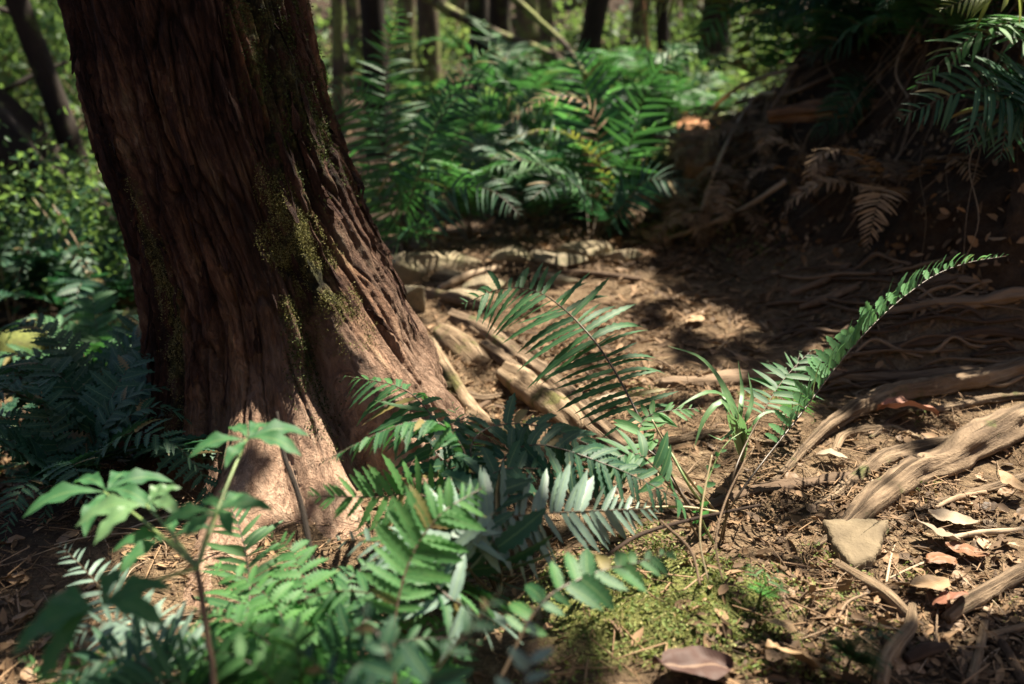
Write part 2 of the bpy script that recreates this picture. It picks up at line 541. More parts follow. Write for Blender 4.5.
M['stone'] = stone_mat()
M['stone_tan'] = wood_mat('tan_slab', [(0.3, (0.075, 0.056, 0.034)), (0.55, (0.155, 0.12, 0.074)), (0.75, (0.235, 0.19, 0.125))], (9, 9), .012, uvmap=False, bs=1.0)
def set_attr(me, name, vals):
    a = me.attributes.new(name, 'FLOAT', 'POINT')
    a.data.foreach_set('value', np.asarray(vals, np.float32))


# ------------------------------------------------------------------ the ground
def height(x, y):
    x, y = np.asarray(x, float), np.asarray(y, float)
    z = 0.0 * x
    z = z - 0.45 * sst(-1.0, -2.0, x) * sst(1.9, 2.8, y) * (1 - sst(6, 9, y))
    z = z + 0.07 * bump2(x, y, 0.30, 1.72, 0.35, 0.28) + 0.03 * bump2(x, y, 0.30, 1.72, 0.42, 0.34) * fbm(x * 11, y * 11, 7.0, 2)                       # moss hump
    z = z + 0.34 * sst(0.95, 1.7, x) * sst(2.75, 3.4, y) * (1 - sst(5, 6, y))   # rooty slope below the bank
    z = z - 0.07 * bump2(x, y, 1.05, 3.02, 0.35, 0.10)
    z = z - 0.06 * bump2(x, y, -0.06, 2.95, 0.14, 0.3)
    z = z + 0.05 * sst(4.3, 4.9, y) * (1 - sst(6, 8, y)) * sst(-0.6, -0.2, x)
    z = z + 5.5 * sst(9, 26, y) + 1.2 * sst(7, 12, np.abs(x)) * sst(3, 8, y)
    z = z + 6 * sst(14, 40, np.abs(x)) + 5 * sst(-1.5, -7, y)  # includes an unseen rise behind the camera, added to block low sky light
    z = z + 0.035 * fbm(x * 1.6, y * 1.6, 3.0, 3) + 0.014 * fbm(x * 9, y * 9, 1.0, 3) * (1 - sst(8, 14, y))
    return z


def ground(px, py, tmax=40.0):
    """where the view ray through a pixel meets the ground"""
    d = FWD + RGT * ((px - 512) / FX) + UPV * ((342 - py) / FX)
    t = np.linspace(0.8, tmax, 3000)
    P = CAM + t[:, None] * d
    hit = np.nonzero(P[:, 2] < height(P[:, 0], P[:, 1]))[0]
    if len(hit) == 0:
        return CAM + 8 * d
    i = hit[0]
    lo, hi = t[max(i - 1, 0)], t[i]
    for _ in range(12):
        mid = (lo + hi) / 2
        p = CAM + mid * d
        if p[2] < height(p[0], p[1]):
            hi = mid
        else:
            lo = mid
    return CAM + hi * d


def gz(x, y):
    return float(height(x, y))


def axis(lo, hi, step, far):
    a = np.arange(lo, hi + 1e-6, step)
    g, s = [], step
    v = hi
    while v < far:
        s *= 1.16
        v += s
        g.append(v)
    l, s, v = [], step, lo
    while v > -far:
        s *= 1.16
        v -= s
        l.append(v)
    return np.concatenate([l[::-1], a, g])


gx = axis(-1.7, 2.4, 0.013, 70)
gy = axis(1.2, 5.2, 0.013, 70)
X, Y = np.meshgrid(gx, gy)
Z = height(X, Y)
fine = bump2(X, Y, 0.35, 3.0, 2.4, 2.2)
Z = Z + fine * (0.007 * fbm(X * 30, Y * 30, 2.0, 3) + 0.004 * np.abs(fbm(X * 70, Y * 70, 5.0, 2)))
gm = mesh_np('ground', np.stack([X, Y, Z], -1), grid_faces(len(gx), len(gy)))
xr, yr = X.ravel(), Y.ravel()
mossg = 1.05 * bump2(xr, yr, 0.30, 1.70, 0.33, 0.24) + 0.65 * bump2(xr, yr, 0.95, 3.0, 0.3, 0.09) + 0.35 * bump2(xr, yr, -0.1, 3.1, 0.12, 0.25)
set_attr(gm, 'moss', mossg)
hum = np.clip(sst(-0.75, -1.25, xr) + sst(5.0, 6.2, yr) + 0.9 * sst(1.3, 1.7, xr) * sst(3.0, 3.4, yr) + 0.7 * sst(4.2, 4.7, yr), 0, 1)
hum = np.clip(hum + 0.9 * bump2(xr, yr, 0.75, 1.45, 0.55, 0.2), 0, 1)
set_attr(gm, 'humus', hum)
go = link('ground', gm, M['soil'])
go['kind'] = 'structure'

# ------------------------------------------------------------------ the earth bank (right, behind)
BK = [(0.95, 9.5, 0.25), (0.66, 7.4, 0.6)]
for px_, py_, h_ in [(632, 205, .92), (655, 236, 1.08), (735, 246, 1.22), (840, 253, 1.32), (945, 266, 1.36), (1050, 286, 1.4)]:
    g_ = ground(px_, py_)
    BK.append((g_[0], g_[1], h_))
BK = np.array(BK + [(3.4, 3.75, 1.4), (5.0, 3.2, 1.5), (7.5, 2.6, 1.6)])
NU, NV = 420, 130
bc = spline(BK, NU)
bt = nrm(np.gradient(bc[:, :2], axis=0))
bin_ = np.stack([-bt[:, 1], bt[:, 0]], 1)          # into the bank
if (bin_[NU // 2] @ np.array([0.3, 1.0])) < 0:
    bin_ = -bin_
vv = np.linspace(0, 1, NV)
# profile: toe, hollow under the lip, lip, gently rising top
pv = np.array([0, 0.12, 0.35, 0.55, 0.68, 0.76, 0.86, 1.0])
po = np.array([-0.12, 0.10, 0.32, 0.34, 0.26, 0.42, 1.3, 4.5])
ph = np.array([-0.08, 0.07, 0.36, 0.66, 0.86, 0.97, 1.0, 0.9])
off = np.interp(vv, pv, po)
hgt = np.interp(vv, pv, ph)
k3 = np.ones(9) / 9
off = np.convolve(np.pad(off, 4, 'edge'), k3, 'valid')
hgt = np.convolve(np.pad(hgt, 4, 'edge'), k3, 'valid')
sc = (bc[:, 2] / 1.7)[:, None]
gen = sst(1.75, 1.05, bc[:, 0])[None]
off = off[:, None] * (1 - gen) + (np.interp(vv, pv, np.array([-.15, .14, .48, .82, 1.05, 1.3, 2.0, 4.5])) * 1.0)[:, None] * gen
BX = bc[:, 0][None] + off * (bin_[:, 0] * np.maximum(np.minimum(1, sc[:, 0] * 1.1), gen[0]))[None]
BY = bc[:, 1][None] + off * (bin_[:, 1] * np.maximum(np.minimum(1, sc[:, 0] * 1.1), gen[0]))[None]
base = height(bc[:, 0], bc[:, 1])
BZ = base[None] + hgt[:, None] * bc[:, 2][None]
# the hollow in the bank's left end
nd = 0.20 * (1 - .5 * gen) * fbm(BX * 2.3, BY * 2.3, BZ * 2.3, 3) + 0.07 * fbm(BX * 8, BY * 8, BZ * 5, 3) + 0.03 * fbm(BX * 26, BY * 26, BZ * 14, 2)
hollow = np.exp(-((BX - 1.22) / 0.17) ** 2 - ((BZ - 0.66) / 0.2) ** 2) * (vv[:, None] < 0.75)
nd = nd * sst(0.0, 0.1, vv)[:, None]
BX = BX + bin_[:, 0][None] * (nd + 0.42 * hollow)
BY = BY + bin_[:, 1][None] * (nd + 0.42 * hollow)
BZ = BZ + 0.5 * nd * sst(0.6, 0.8, vv)[:, None]
bm = mesh_np('bank', np.stack([BX, BY, BZ], -1), grid_faces(NU, NV))
BV = np.stack([BX, BY, BZ], -1)
set_attr(bm, 'moss', (0.9 * np.exp(-((BX - 0.8) / 0.28) ** 2) * (fbm(BX * 4, BY * 4, BZ * 4, 3) * 0.5 + 0.6)).ravel())
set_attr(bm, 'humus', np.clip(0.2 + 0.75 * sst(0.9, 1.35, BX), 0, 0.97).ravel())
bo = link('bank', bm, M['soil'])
bo['kind'] = 'structure'
BVH_G = BVHTree.FromObject(go, bpy.context.evaluated_depsgraph_get()) if False else None


def tri_bvh(me):
    v = [tuple(x.co) for x in me.vertices]
    f = [tuple(p.vertices) for p in me.polygons]
    return BVHTree.FromPolygons(v, f)


bvh_bank = tri_bvh(bm)
bvh_ground = tri_bvh(gm)


def ray_dir(px, py):
    return FWD + RGT * ((px - 512) / FX) + UPV * ((342 - py) / FX)


def on_bank(px, py):
    h = bvh_bank.ray_cast(Vector(CAM), Vector(ray_dir(px, py)))
    return np.array(h[0]) if h[0] is not None else at(px, py, 5.2)


def on_bank_n(px, py):
    for k_ in range(60):
        h = bvh_bank.ray_cast(Vector(CAM), Vector(ray_dir(px, py + 4 * k_)))
        if h[0] is not None:
            break
    n = np.array(h[1])
    if n @ ray_dir(px, py) > 0:
        n = -n
    return np.array(h[0]), n


# ------------------------------------------------------------------ the old tree
TZ = np.array([-0.15, 0.08, 0.44, 0.64, 0.91, 1.2, 2.0, 4.0, 7.0, 10.0])
TX = np.array([-0.62, -0.655, -0.70, -0.755, -0.829, -0.875, -1.03, -1.38, -1.8, -2.1])
TY = np.array([2.76, 2.76, 2.77, 2.78, 2.80, 2.82, 2.9, 3.1, 3.4, 3.6])
TR = np.array([0.33, 0.315, 0.297, 0.290, 0.285, 0.280, 0.27, 0.24, 0.17, 0.06])
NT_, NZ = 620, 420
zz = np.concatenate([np.linspace(-0.15, 1.35, 330), np.linspace(1.37, 10, NZ - 330)])
th = np.linspace(0, 2 * PI, NT_, endpoint=False)
TH, ZZ = np.meshgrid(th, zz)
sm = lambda a: np.interp(zz, TZ, a)
cx, cy, cr = sm(TX), sm(TY), sm(TR)
k9 = np.ones(21) / 21
cx, cy, cr = [np.convolve(np.pad(a, 10, 'edge'), k9, 'valid') for a in (cx, cy, cr)]


def lobe(a, w):
    d = (TH - R(a) + PI) % (2 * PI) - PI
    return np.exp(-(d / R(w)) ** 2)


zc = np.maximum(ZZ, -0.05)
RR = cr[:, None] * np.ones_like(TH)
ga = lambda h: np.exp(-(np.maximum(zc, 0) / h) ** 2)
gs = lambda h: np.exp(-(np.maximum(zc, 0) / h) ** 3)
RR = RR + 0.09 * lobe(36, 26) * gs(0.34) + 0.11 * lobe(-2, 22) * gs(0.36)
RR = RR + 0.32 * lobe(-42, 21) * gs(0.38) + 0.05 * lobe(-45, 16) * np.exp(-zc / 0.1) + 0.12 * lobe(-94, 22) * np.exp(-zc / 0.14)
RR = RR + 0.40 * lobe(-71, 9) * np.exp(-(np.maximum(zc, 0) / 0.12) ** 1.3) + 0.54 * lobe(-90, 8) * np.exp(-(np.maximum(zc, 0) / 0.10) ** 1.3)
RR = RR + 0.20 * lobe(-125, 22) * np.exp(-zc / 0.16) + 0.10 * lobe(178, 30) * np.exp(-zc / 0.3) + 0.22 * lobe(110, 30) * np.exp(-zc / 0.25)
RR = RR + 0.10 * fbm(np.cos(TH) * 4.5, np.sin(TH) * 4.5, ZZ * 7, 3) * ga(0.42) * np.clip(lobe(-20, 60), 0, 1)
RR = RR + 0.05 * lobe(-15, 22) * np.exp(-((ZZ - 0.5) / 0.45) ** 2) + 0.03 * lobe(165, 16) * np.exp(-((ZZ - 0.5) / 0.5) ** 2)
# deep fold between the front face and the right buttress
RR = RR - 0.11 * lobe(-60, 5) * np.exp(-((ZZ - 0.22) / 0.26) ** 2) - 0.04 * lobe(-150, 4) * sst(0.1, 0.5, ZZ) - 0.025 * lobe(-100, 3) * sst(0.2, 0.6, ZZ)
twist = TH + 0.10 * ZZ + 0.06 * fbm(np.cos(TH) * 2, np.sin(TH) * 2, ZZ * 1.5, 2) + 0.05 * fbm(np.cos(TH) * 7, np.sin(TH) * 7, ZZ * 3.5, 3)
cs, sn = np.cos(twist), np.sin(twist)
rid = fbm(cs * 4.5, sn * 4.5, ZZ * 0.6, 3)
rid2 = 1 - np.abs(fbm(cs * 13 + 4, sn * 13, ZZ * 1.1, 3)) * 2.2
rid3 = fbm(cs * 38, sn * 38 + 7, ZZ * 3.2, 3)
plates = fbm(cs * 9, sn * 9 + 3, ZZ * 5.0, 3)
fl = np.exp(-zc / 0.20)
soft = 1 - 0.85 * np.exp(-(np.maximum(zc, 0) / 0.42) ** 2) * np.clip(lobe(-25, 55), 0, 1)
furrow = np.exp(-(fbm(cs * 3.2 + 9, sn * 3.2, ZZ * 0.45, 3) / 0.045) ** 2) + 0.7 * np.exp(-(fbm(cs * 6.5 + 2, sn * 6.5, ZZ * 0.8 + 4, 3) / 0.05) ** 2)
furrow = furrow * (0.25 + 0.75 * sst(-.25, .25, fbm(cs * 3, sn * 3, ZZ * 2.2 + 8, 2)))
strip = fbm(cs * 24, sn * 24, ZZ * 1.8, 3)
pu, pz = twist / (2 * PI) * 30, ZZ * 2.3
def cells(u, v, per):
    iu_, iv_ = np.floor(u), np.floor(v)
    b1 = np.full(u.shape, 9.0); b2 = np.full(u.shape, 9.0); idv = np.zeros(u.shape)
    for du in (-1, 0, 1):
        for dv in (-1, 0, 1):
            cu_, cv_ = iu_ + du, iv_ + dv
            w_ = np.mod(cu_, per).astype(np.int64); z_ = cv_.astype(np.int64)
            ox = _hash(w_, z_, np.int64(3) + 0 * z_); oy = _hash(w_, z_, np.int64(11) + 0 * z_)
            d_ = np.hypot(cu_ + ox - u, (cv_ + oy - v))
            near = d_ < b1
            idv = np.where(near, _hash(w_, z_, np.int64(29) + 0 * z_), idv)
            b2 = np.where(near, b1, np.minimum(b2, d_)); b1 = np.where(near, d_, b1)
    return b2 - b1, idv
edge, pid = cells(pu + 0.5 * fbm(cs * 5, sn * 5, ZZ * 4, 2), pz + 0.4 * fbm(cs * 8, sn * 8, ZZ * 3, 2), 30)
platem = sst(0.0, 0.13, edge)
RR = RR + (0.016 * platem + 0.014 * pid) * soft + 0.005 * fbm(cs * 16, sn * 16, ZZ * 34, 3) + 0.004 * fbm(cs * 40, sn * 40, ZZ * 60, 2)
flake = np.floor(fbm(cs * 11 + 5, sn * 11, ZZ * 3.6, 3) * 5) / 5
RR = RR + 0.007 * (1 - 2 * np.abs(strip)) * soft + 0.012 * flake * (1 - .5 * fl) + 0.020 * rid * soft + 0.006 * rid2 * soft + 0.007 * rid3 + 0.014 * plates - 0.040 * furrow * (1 - .75 * fl)
RR = RR - 0.018 * sst(0.45, 0.75, rid2 * -1 + 0.2) * soft
TXv = cx[:, None] + RR * np.cos(TH)
TYv = cy[:, None] + RR * np.sin(TH)
gzv = height(TXv, TYv)
TZv = ZZ + 0.02 * fbm(TXv * 4, TYv * 4, 1.0, 2) * fl
TV = np.stack([TXv, TYv, TZv], -1)
arc = np.cumsum(np.concatenate([[0], np.diff(zz)]))[:, None] + (RR - cr[:, None]) * -1.0
UVt = np.stack([TH / (2 * PI) * 2.1, arc], -1).reshape(-1, 2)
trunk_me = mesh_np('trunk', TV, grid_faces(NT_, NZ, True), UVt)
# moss where the photograph shows it
q = TV.reshape(-1, 3) - CAM
dd = q @ FWD
TPX, TPY = 512 + FX * q[:, 0] / dd, 342 - FX * (q @ UPV) / dd
front = (TV.reshape(-1, 3)[:, 1] < (cy[:, None] + 0.12 + 0 * TH).ravel())


def el(x, y, cx_, cy_, rx, ry, rot=0.0):
    c, s = math.cos(rot), math.sin(rot)
    dx, dy = x - cx_, y - cy_
    return np.exp(-(((c * dx + s * dy) / rx) ** 2 + ((-s * dx + c * dy) / ry) ** 2))


mz = TV.reshape(-1, 3)[:, 2]
ma = TH.ravel()
def aw(a, w):
    d = (ma - R(a) + PI) % (2 * PI) - PI
    return np.exp(-(d / R(w)) ** 2)
moss_t = 0.8 * aw(-124, 8) * np.exp(-((mz - 0.42) / 0.33) ** 2) + 0.5 * aw(-42, 18) * sst(0.55, 0.9, mz) + 0.42 * aw(-10, 30) * sst(0.4, 0.8, mz) \
    + 0.75 * aw(-53, 13) * np.exp(-((mz - 0.56) / 0.17) ** 2) + 0.5 * aw(-66, 9) * np.exp(-((mz - 0.30) / 0.14) ** 2) + 0.25 * aw(-115, 12) * sst(0.1, 0.5, mz)
set_attr(trunk_me, 'moss', np.clip(moss_t, 0, 1.1))
set_attr(trunk_me, 'furrow', np.clip(furrow * (1 - .6 * fl) + 0.75 * (1 - platem) * soft, 0, 1.2).ravel())
set_attr(trunk_me, 'plate', pid.ravel())
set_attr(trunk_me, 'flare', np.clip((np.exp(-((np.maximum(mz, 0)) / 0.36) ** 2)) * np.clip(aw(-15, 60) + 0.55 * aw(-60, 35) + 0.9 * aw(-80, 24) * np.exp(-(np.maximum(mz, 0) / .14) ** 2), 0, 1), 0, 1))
tree = thing('old_tree', 'massive red-barked leaning old tree with mossy fibrous bark and spreading root flare', 'tree', (-0.66, 2.76, 0))
tree_inv = Matrix.Translation(-Vector(tree.location))


def child(name, me, mat, par):
    """part built in world coordinates, parented to an Empty"""
    o = link(name, me, mat)
    o.parent = par
    o.matrix_parent_inverse = Matrix.Translation(-Vector(par.location)) if par.rotation_euler.z == 0 else par.matrix_basis.inverted()
    return o


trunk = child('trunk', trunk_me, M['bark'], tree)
bvh_trunk = tri_bvh(trunk_me)
# loose strips of bark standing a little off the trunk
for i in range(84):
    it = int((R(random.uniform(-150, 0)) % (2 * PI)) / (2 * PI) * NT_)
    i0 = random.randrange(110, 300)
    n_ = random.randrange(14, 56)
    half = random.randrange(1, 4)
    drift = random.uniform(-6, 6)
    lift0, lift1 = random.choice([(.002, .014), (.012, .003), (.004, .005), (.002, .022)])
    Vs, Us = [], []
    m_ = 12
    for j in range(m_ + 1):
        t_ = j / m_
        row = max(2, int(i0 - n_ * t_))
        cen = int(it + drift * t_)
        wdt = half * (0.35 + .65 * math.sin(PI * min(1, .1 + t_ * .85)))
        for sd_ in (-1, 0, 1):
            cc_ = int(round(cen + sd_ * wdt)) % NT_
            a_ = th[cc_]
            Vs.append(TV[row, cc_] + np.array([math.cos(a_), math.sin(a_), 0]) * (.003 + lift0 + (lift1 - lift0) * t_ ** 2 + (.003 if sd_ == 0 else 0)))
            Us.append((cc_ / NT_ * 2.1, TV[row, cc_, 2] + i * .37))
    child('bark_strip', mesh_np('bark_strip', Vs, grid_faces(3, m_ + 1), np.array(Us)), M['bark'], tree)


# ------------------------------------------------------------------ scattering of small bits
def frames(N, ang):
    """per-point frames with z axis N and spin ang -> (n,3,3) columns x,y,z"""
    N = nrm(N)
    ref = np.where(np.abs(N[:, 2:3]) < 0.9, np.array([[0, 0, 1.0]]), np.array([[1.0, 0, 0]]))
    X_ = nrm(np.cross(ref, N))
    Y_ = np.cross(N, X_)
    c, s = np.cos(ang)[:, None], np.sin(ang)[:, None]
    return np.stack([c * X_ + s * Y_, -s * X_ + c * Y_, N], 2)


def stamp(name, P, N, ang, size, tmpl, faces, jitter=0.25):
    """one mesh of many small copies of a template; size (n,) or (n,3)"""
    n = len(P)
    size = np.asarray(size)
    if size.ndim == 1:
        size = np.repeat(size[:, None], 3, 1)
    N = np.asarray(N) + RNG.normal(0, jitter, (n, 3))
    Fm = frames(N, ang)
    V = np.einsum('nij,nkj->nki', Fm, tmpl[None] * size[:, None]) + np.asarray(P)[:, None]
    k = len(tmpl)
    F = (np.asarray(faces)[None] + (np.arange(n) * k)[:, None, None]).reshape(-1, np.asarray(faces).shape[1])
    return mesh_np(name, V, F)


# leaf-bit template, folded and bent: 6 verts, 2 quads
T_BIT = np.array([(0, -0.5, 0), (0.22, -0.1, 0.06), (0.18, 0.28, 0.02), (0, 0.5, -0.06), (-0.18, 0.28, 0.05), (-0.22, -0.1, 0.1)])
F_BIT = np.array([(0, 1, 2, 3), (0, 3, 4, 5)])
T_NEE = np.array([(-0.5, -1, 0), (0.5, -1, 0), (0.5, 0, 0.6), (-0.5, 0, 0.6), (0.35, 1, 0), (-0.35, 1, 0), (0, -1, 1.0), (0, 1, 0.6)])
T_NEE = np.array([(-1, -1, 0), (1, -1, 0), (0, -1, 1.4), (-1, 0, 0.5), (1, 0, 0.5), (0, 0, 1.9), (-0.7, 1, 0), (0.7, 1, 0), (0, 1, 1.2)], float)
F_NEE = np.array([(0, 1, 4, 3), (1, 2, 5, 4), (2, 0, 3, 5), (3, 4, 7, 6), (4, 5, 8, 7), (5, 3, 6, 8)])


def on_ground(xy):
    z = height(xy[:, 0], xy[:, 1])
    e = 0.01
    nx = -(height(xy[:, 0] + e, xy[:, 1]) - z) / e
    ny = -(height(xy[:, 0], xy[:, 1] + e) - z) / e
    return np.column_stack([xy, z]), nrm(np.column_stack([nx, ny, np.ones(len(xy))]))


def inside_trunk(xy):
    dx, dy = xy[:, 0] + 0.655, xy[:, 1] - 2.76
    a = np.degrees(np.arctan2(dy, dx))
    rr_ = np.hypot(dx, dy)
    d = lambda c, w: np.exp(-(((a - c + 180) % 360 - 180) / w) ** 2)
    rad = 0.33 + 0.12 * d(36, 26) + 0.1 * d(-4, 22) + 0.36 * d(-40, 20) + 0.32 * d(-71, 9) + 0.45 * d(-90, 8)
    return rr_ < rad


# ------------------------------------------------------------------ ferns
def frond_mesh(name, pts, n=26, Lmax=0.16, width=0.17, t0=0.2, droop=0.25, sweep=(8, 45), serr=0.0, fold=0.25, seed=0, up=(0, 0, 1), prof='sword', m=6, lift=0.15, wmax=None, up2=None, gravity=False):
    """leaflets of a fern frond along a curve. returns (leaflet mesh, curve points)"""
    rg = np.random.default_rng(seed + 100)
    K = 80
    C = spline(pts, K)
    T = nrm(np.gradient(C, axis=0))
    up = nrm(np.asarray(up, float))
    upv = np.tile(up, (K, 1)) if up2 is None else nrm(up + (nrm(np.asarray(up2, float)) - up) * np.linspace(0, 1, K)[:, None])
    N = nrm(upv - (T * upv).sum(1)[:, None] * T)
    B = np.cross(T, N)
    t = np.linspace(t0, 0.995, n)
    s = (t - t0) / (1 - t0)
    if prof == 'sword':
        Lf = np.interp(s, [0, 0.12, 0.35, 0.6, 0.85, 1.0], [0.62, 0.85, 1.0, 0.85, 0.42, 0.08])
    elif prof == 'hero':
        Lf = np.interp(s, [0, 0.12, 0.35, 0.6, 0.85, 1.0], [0.6, 0.8, 1.0, 0.95, 0.7, 0.12])
    elif prof == 'lance':
        Lf = np.interp(s, [0, 0.2, 0.5, 0.8, 1.0], [0.25, 0.7, 1.0, 0.6, 0.08])
    else:
        Lf = np.interp(s, [0, 0.1, 0.5, 1.0], [0.9, 1.0, 0.62, 0.05])
    allV, allF, allUV = [], [], []
    q = np.linspace(0, 1, m + 1)
    wsh = np.interp(q, [0, 0.12, 0.4, 0.75, 1], [0.55, 0.9, 1.0, 0.72, 0.0])
    cnt = 0
    for side in (-1, 1):
        tt = np.clip(t + (0.35 / n if side > 0 else 0) + rg.normal(0, 0.12 / n, n), t0, 1)
        ip = tt * (K - 1)
        pick = lambda A: np.stack([np.interp(ip, np.arange(K), A[:, k]) for k in range(3)], 1)
        c0, tv, nv, bv = pick(C), nrm(pick(T)), nrm(pick(N)), nrm(pick(B))
        a = R(1) * (np.interp(s, [0, 1], sweep) + rg.normal(0, 4, n))[:, None]
        dirv = nrm(side * bv * np.cos(a) + tv * np.sin(a) + nv * (lift + rg.normal(0, 0.07, n)[:, None]))
        L = Lmax * Lf * (1 + rg.normal(0, 0.09, n)) * np.where(rg.uniform(0, 1, n) < .07, rg.uniform(.45, .8, n), 1)
        w = L * width if wmax is None else np.minimum(L * width, wmax)
        g = np.where(True, -nv, 0) if not gravity else np.tile(np.array([0, 0, -1.0]), (n, 1))
        g = nrm(0.5 * g + np.array([0, 0, -0.5]))
        dr = droop * (1 + rg.normal(0, 0.4, n))
        mid = c0[:, None] + dirv[:, None] * (L[:, None] * q)[..., None] + g[:, None] * (L[:, None] * dr[:, None] * q ** 2)[..., None] + tv[:, None] * (L[:, None] * 0.10 * q ** 2)[..., None]
        dv = nrm(np.gradient(mid, axis=1))
        sd = nrm(np.cross(dv, nv[:, None] + 0 * dv))
        up2 = np.cross(sd, dv)
        ww = (w[:, None] * wsh * 0.5)
        if serr:
            ww = ww * (1 + serr * ((np.arange(m + 1) % 2) * 2 - 1) * (q < 0.97))
        ww = ww * (1 + rg.normal(0, 0.07, ww.shape))
        tw = rg.normal(0, 0.28, (n, 1))
        L_ok = rg.uniform(0, 1, n) > 0.025
        ww = ww * L_ok[:, None]
        Lft = mid + sd * ww[..., None] + up2 * (ww * (fold + tw))[..., None]
        Rgt = mid - sd * ww[..., None] + up2 * (ww * (fold - tw))[..., None]
        V = np.stack([Lft, mid, Rgt], 2)            # n, m+1, 3, 3
        base_ = (np.arange(n) * (m + 1) * 3)[:, None, None] + cnt
        f = []
        for j in range(m):
            for c in (0, 1):
                f.append((j * 3 + c, j * 3 + c + 1, (j + 1) * 3 + c + 1, (j + 1) * 3 + c))
        F = (np.array(f)[None] + base_).reshape(-1, 4)
        if side < 0:
            F = F[:, ::-1]
        uv = np.stack(np.broadcast_arrays(np.array([0, 0.5, 1.0])[None, None, :], q[None, :, None], ), -1)
        uv = np.broadcast_to(uv, (n, m + 1, 3, 2))
        allV.append(V.reshape(-1, 3))
        allF.append(F)
        allUV.append(uv.reshape(-1, 2))
        cnt += n * (m + 1) * 3
    return mesh_np(name, np.vstack(allV), np.vstack(allF), np.vstack(allUV)), C


def lacy_mesh(name, pts, n=20, Lmax=0.14, t0=0.25, seed=0, up=(0, 0, 1), k=9, droop=0.2):
    """twice-cut frond: every leaflet carries small lobes"""
    rg = np.random.default_rng(seed + 300)
    K = 60
    C = spline(pts, K)
    T = nrm(np.gradient(C, axis=0))
    up = nrm(np.asarray(up, float))
    N = nrm(up - (T @ up)[:, None] * T)
    B = np.cross(T, N)
    P_, N_, A_, S_ = [], [], [], []
    Vs, UVs = [], []
    t = np.linspace(t0, 0.99, n)
    s = (t - t0) / (1 - t0)
    Lf = np.interp(s, [0, 0.08, 0.4, 1.0], [0.75, 1.0, 0.8, 0.06])
    tm = np.array([(0, 0, 0), (0.32, 0.3, 0.05), (0.22, 0.75, 0.03), (0, 1, -0.08), (-0.22, 0.75, 0.03), (-0.32, 0.3, 0.05)])
    for side in (-1, 1):
        ip = np.clip(t + (0.3 / n if side > 0 else 0), 0, 1) * (K - 1)
        pick = lambda A: np.stack([np.interp(ip, np.arange(K), A[:, j]) for j in range(3)], 1)
        c0, tv, nv, bv = pick(C), nrm(pick(T)), nrm(pick(N)), nrm(pick(B))
        a = R(1) * (np.interp(s, [0, 1], (12, 45)) + rg.normal(0, 4, n))[:, None]
        d = nrm(side * bv * np.cos(a) + tv * np.sin(a) + nv * 0.1)
        L = Lmax * Lf * (1 + rg.normal(0, 0.08, n))
        pr = np.cross(nv, d)
        for i in range(n):
            kk = max(3, int(k * Lf[i] + 1.5))
            qs = np.linspace(0.08, 1.0, kk)
            for qv in qs:
                o = c0[i] + d[i] * L[i] * qv - np.array([0, 0, 1]) * L[i] * droop * qv * qv
                ln = L[i] * 0.26 * np.interp(qv, [0, 0.3, 1], [1, 1, 0.35]) + 0.002
                for sg in (-1, 1):
                    y_ = nrm(pr[i] * sg * 0.85 + d[i] * 0.6)
                    x_ = np.cross(y_, nv[i])
                    Vs.append(o + ln * (tm[:, :1] * x_ + tm[:, 1:2] * y_ + tm[:, 2:] * nv[i]))
    V = np.array(Vs)
    F = (np.array([(0, 1, 2, 3), (0, 3, 4, 5)])[None] + (np.arange(len(V)) * 6)[:, None, None]).reshape(-1, 4)
    uv = np.tile(np.array([(0.5, 0), (1, 0.3), (0.9, 0.75), (0.5, 1), (0.1, 0.75), (0, 0.3)]), (len(V), 1))
    return mesh_np(name, V.reshape(-1, 3), F, uv), C


def add_frond(par, pts, mat='fern', stalk='stalk', r0=0.003, lacy=False, label=None, name='frond', **kw):
    """a frond given in world coordinates, child of par, with its stalk as a sub-part"""
    me, C = (lacy_mesh if lacy else frond_mesh)(name, pts, **kw)
    f = child(name, me, M[mat], par)
    st = tube('stalk', C[::6].tolist() + [C[-1]], np.interp(np.linspace(0, 1, len(C[::6]) + 1), [0, 1], [r0, r0 * 0.25]), seg=6, n=40)
    so = link('stalk', st, M[stalk])
    so.parent = f
    if label:
        f['label'] = label
    return f


# shared local fronds (base at the origin, growing along +X) for the ferns away from the focus
LOCAL = {}


def local_frond(kind, k):
    key = (kind, k)
    if key in LOCAL:
        return LOCAL[key]
    rg = random.Random(k * 17 + len(kind))
    Lh = 0.72 + 0.2 * rg.random()
    rise = 0.46 + 0.25 * rg.random()
    sw = (rg.random() - 0.5) * 0.16
    pts = [(0, 0, 0), (0.16 * Lh, 0.1 * sw, rise * 0.42), (0.45 * Lh, 0.4 * sw, rise * 0.85), (0.75 * Lh, 0.8 * sw, rise * 0.92), (Lh, 1.2 * sw, rise * (0.55 + 0.3 * rg.random()))]
    if kind == 'lacy':
        me, C = frond_mesh('frond', pts, n=20, Lmax=0.24, seed=k, t0=0.22, width=0.26, droop=0.2, m=14, serr=0.42, prof='tri')
    else:
        me, C = frond_mesh('frond', pts, n=30, Lmax=0.18, seed=k, t0=0.2, width=0.15, droop=0.22, m=5)
    st = tube('stalk', C[::8].tolist() + [C[-1]], np.interp(np.linspace(0, 1, len(C[::8]) + 1), [0, 1], [0.004, 0.001]), seg=5, n=24)
    LOCAL[key] = (me, st)
    return LOCAL[key]


MATME = {}


def mat_copy(me, mat):
    """mesh data shared by all copies that carry the same material"""
    k = (me.name, mat)
    if k not in MATME:
        c = me.copy()
        c.materials.clear()
        c.materials.append(M[mat])
        MATME[k] = c
    return MATME[k]


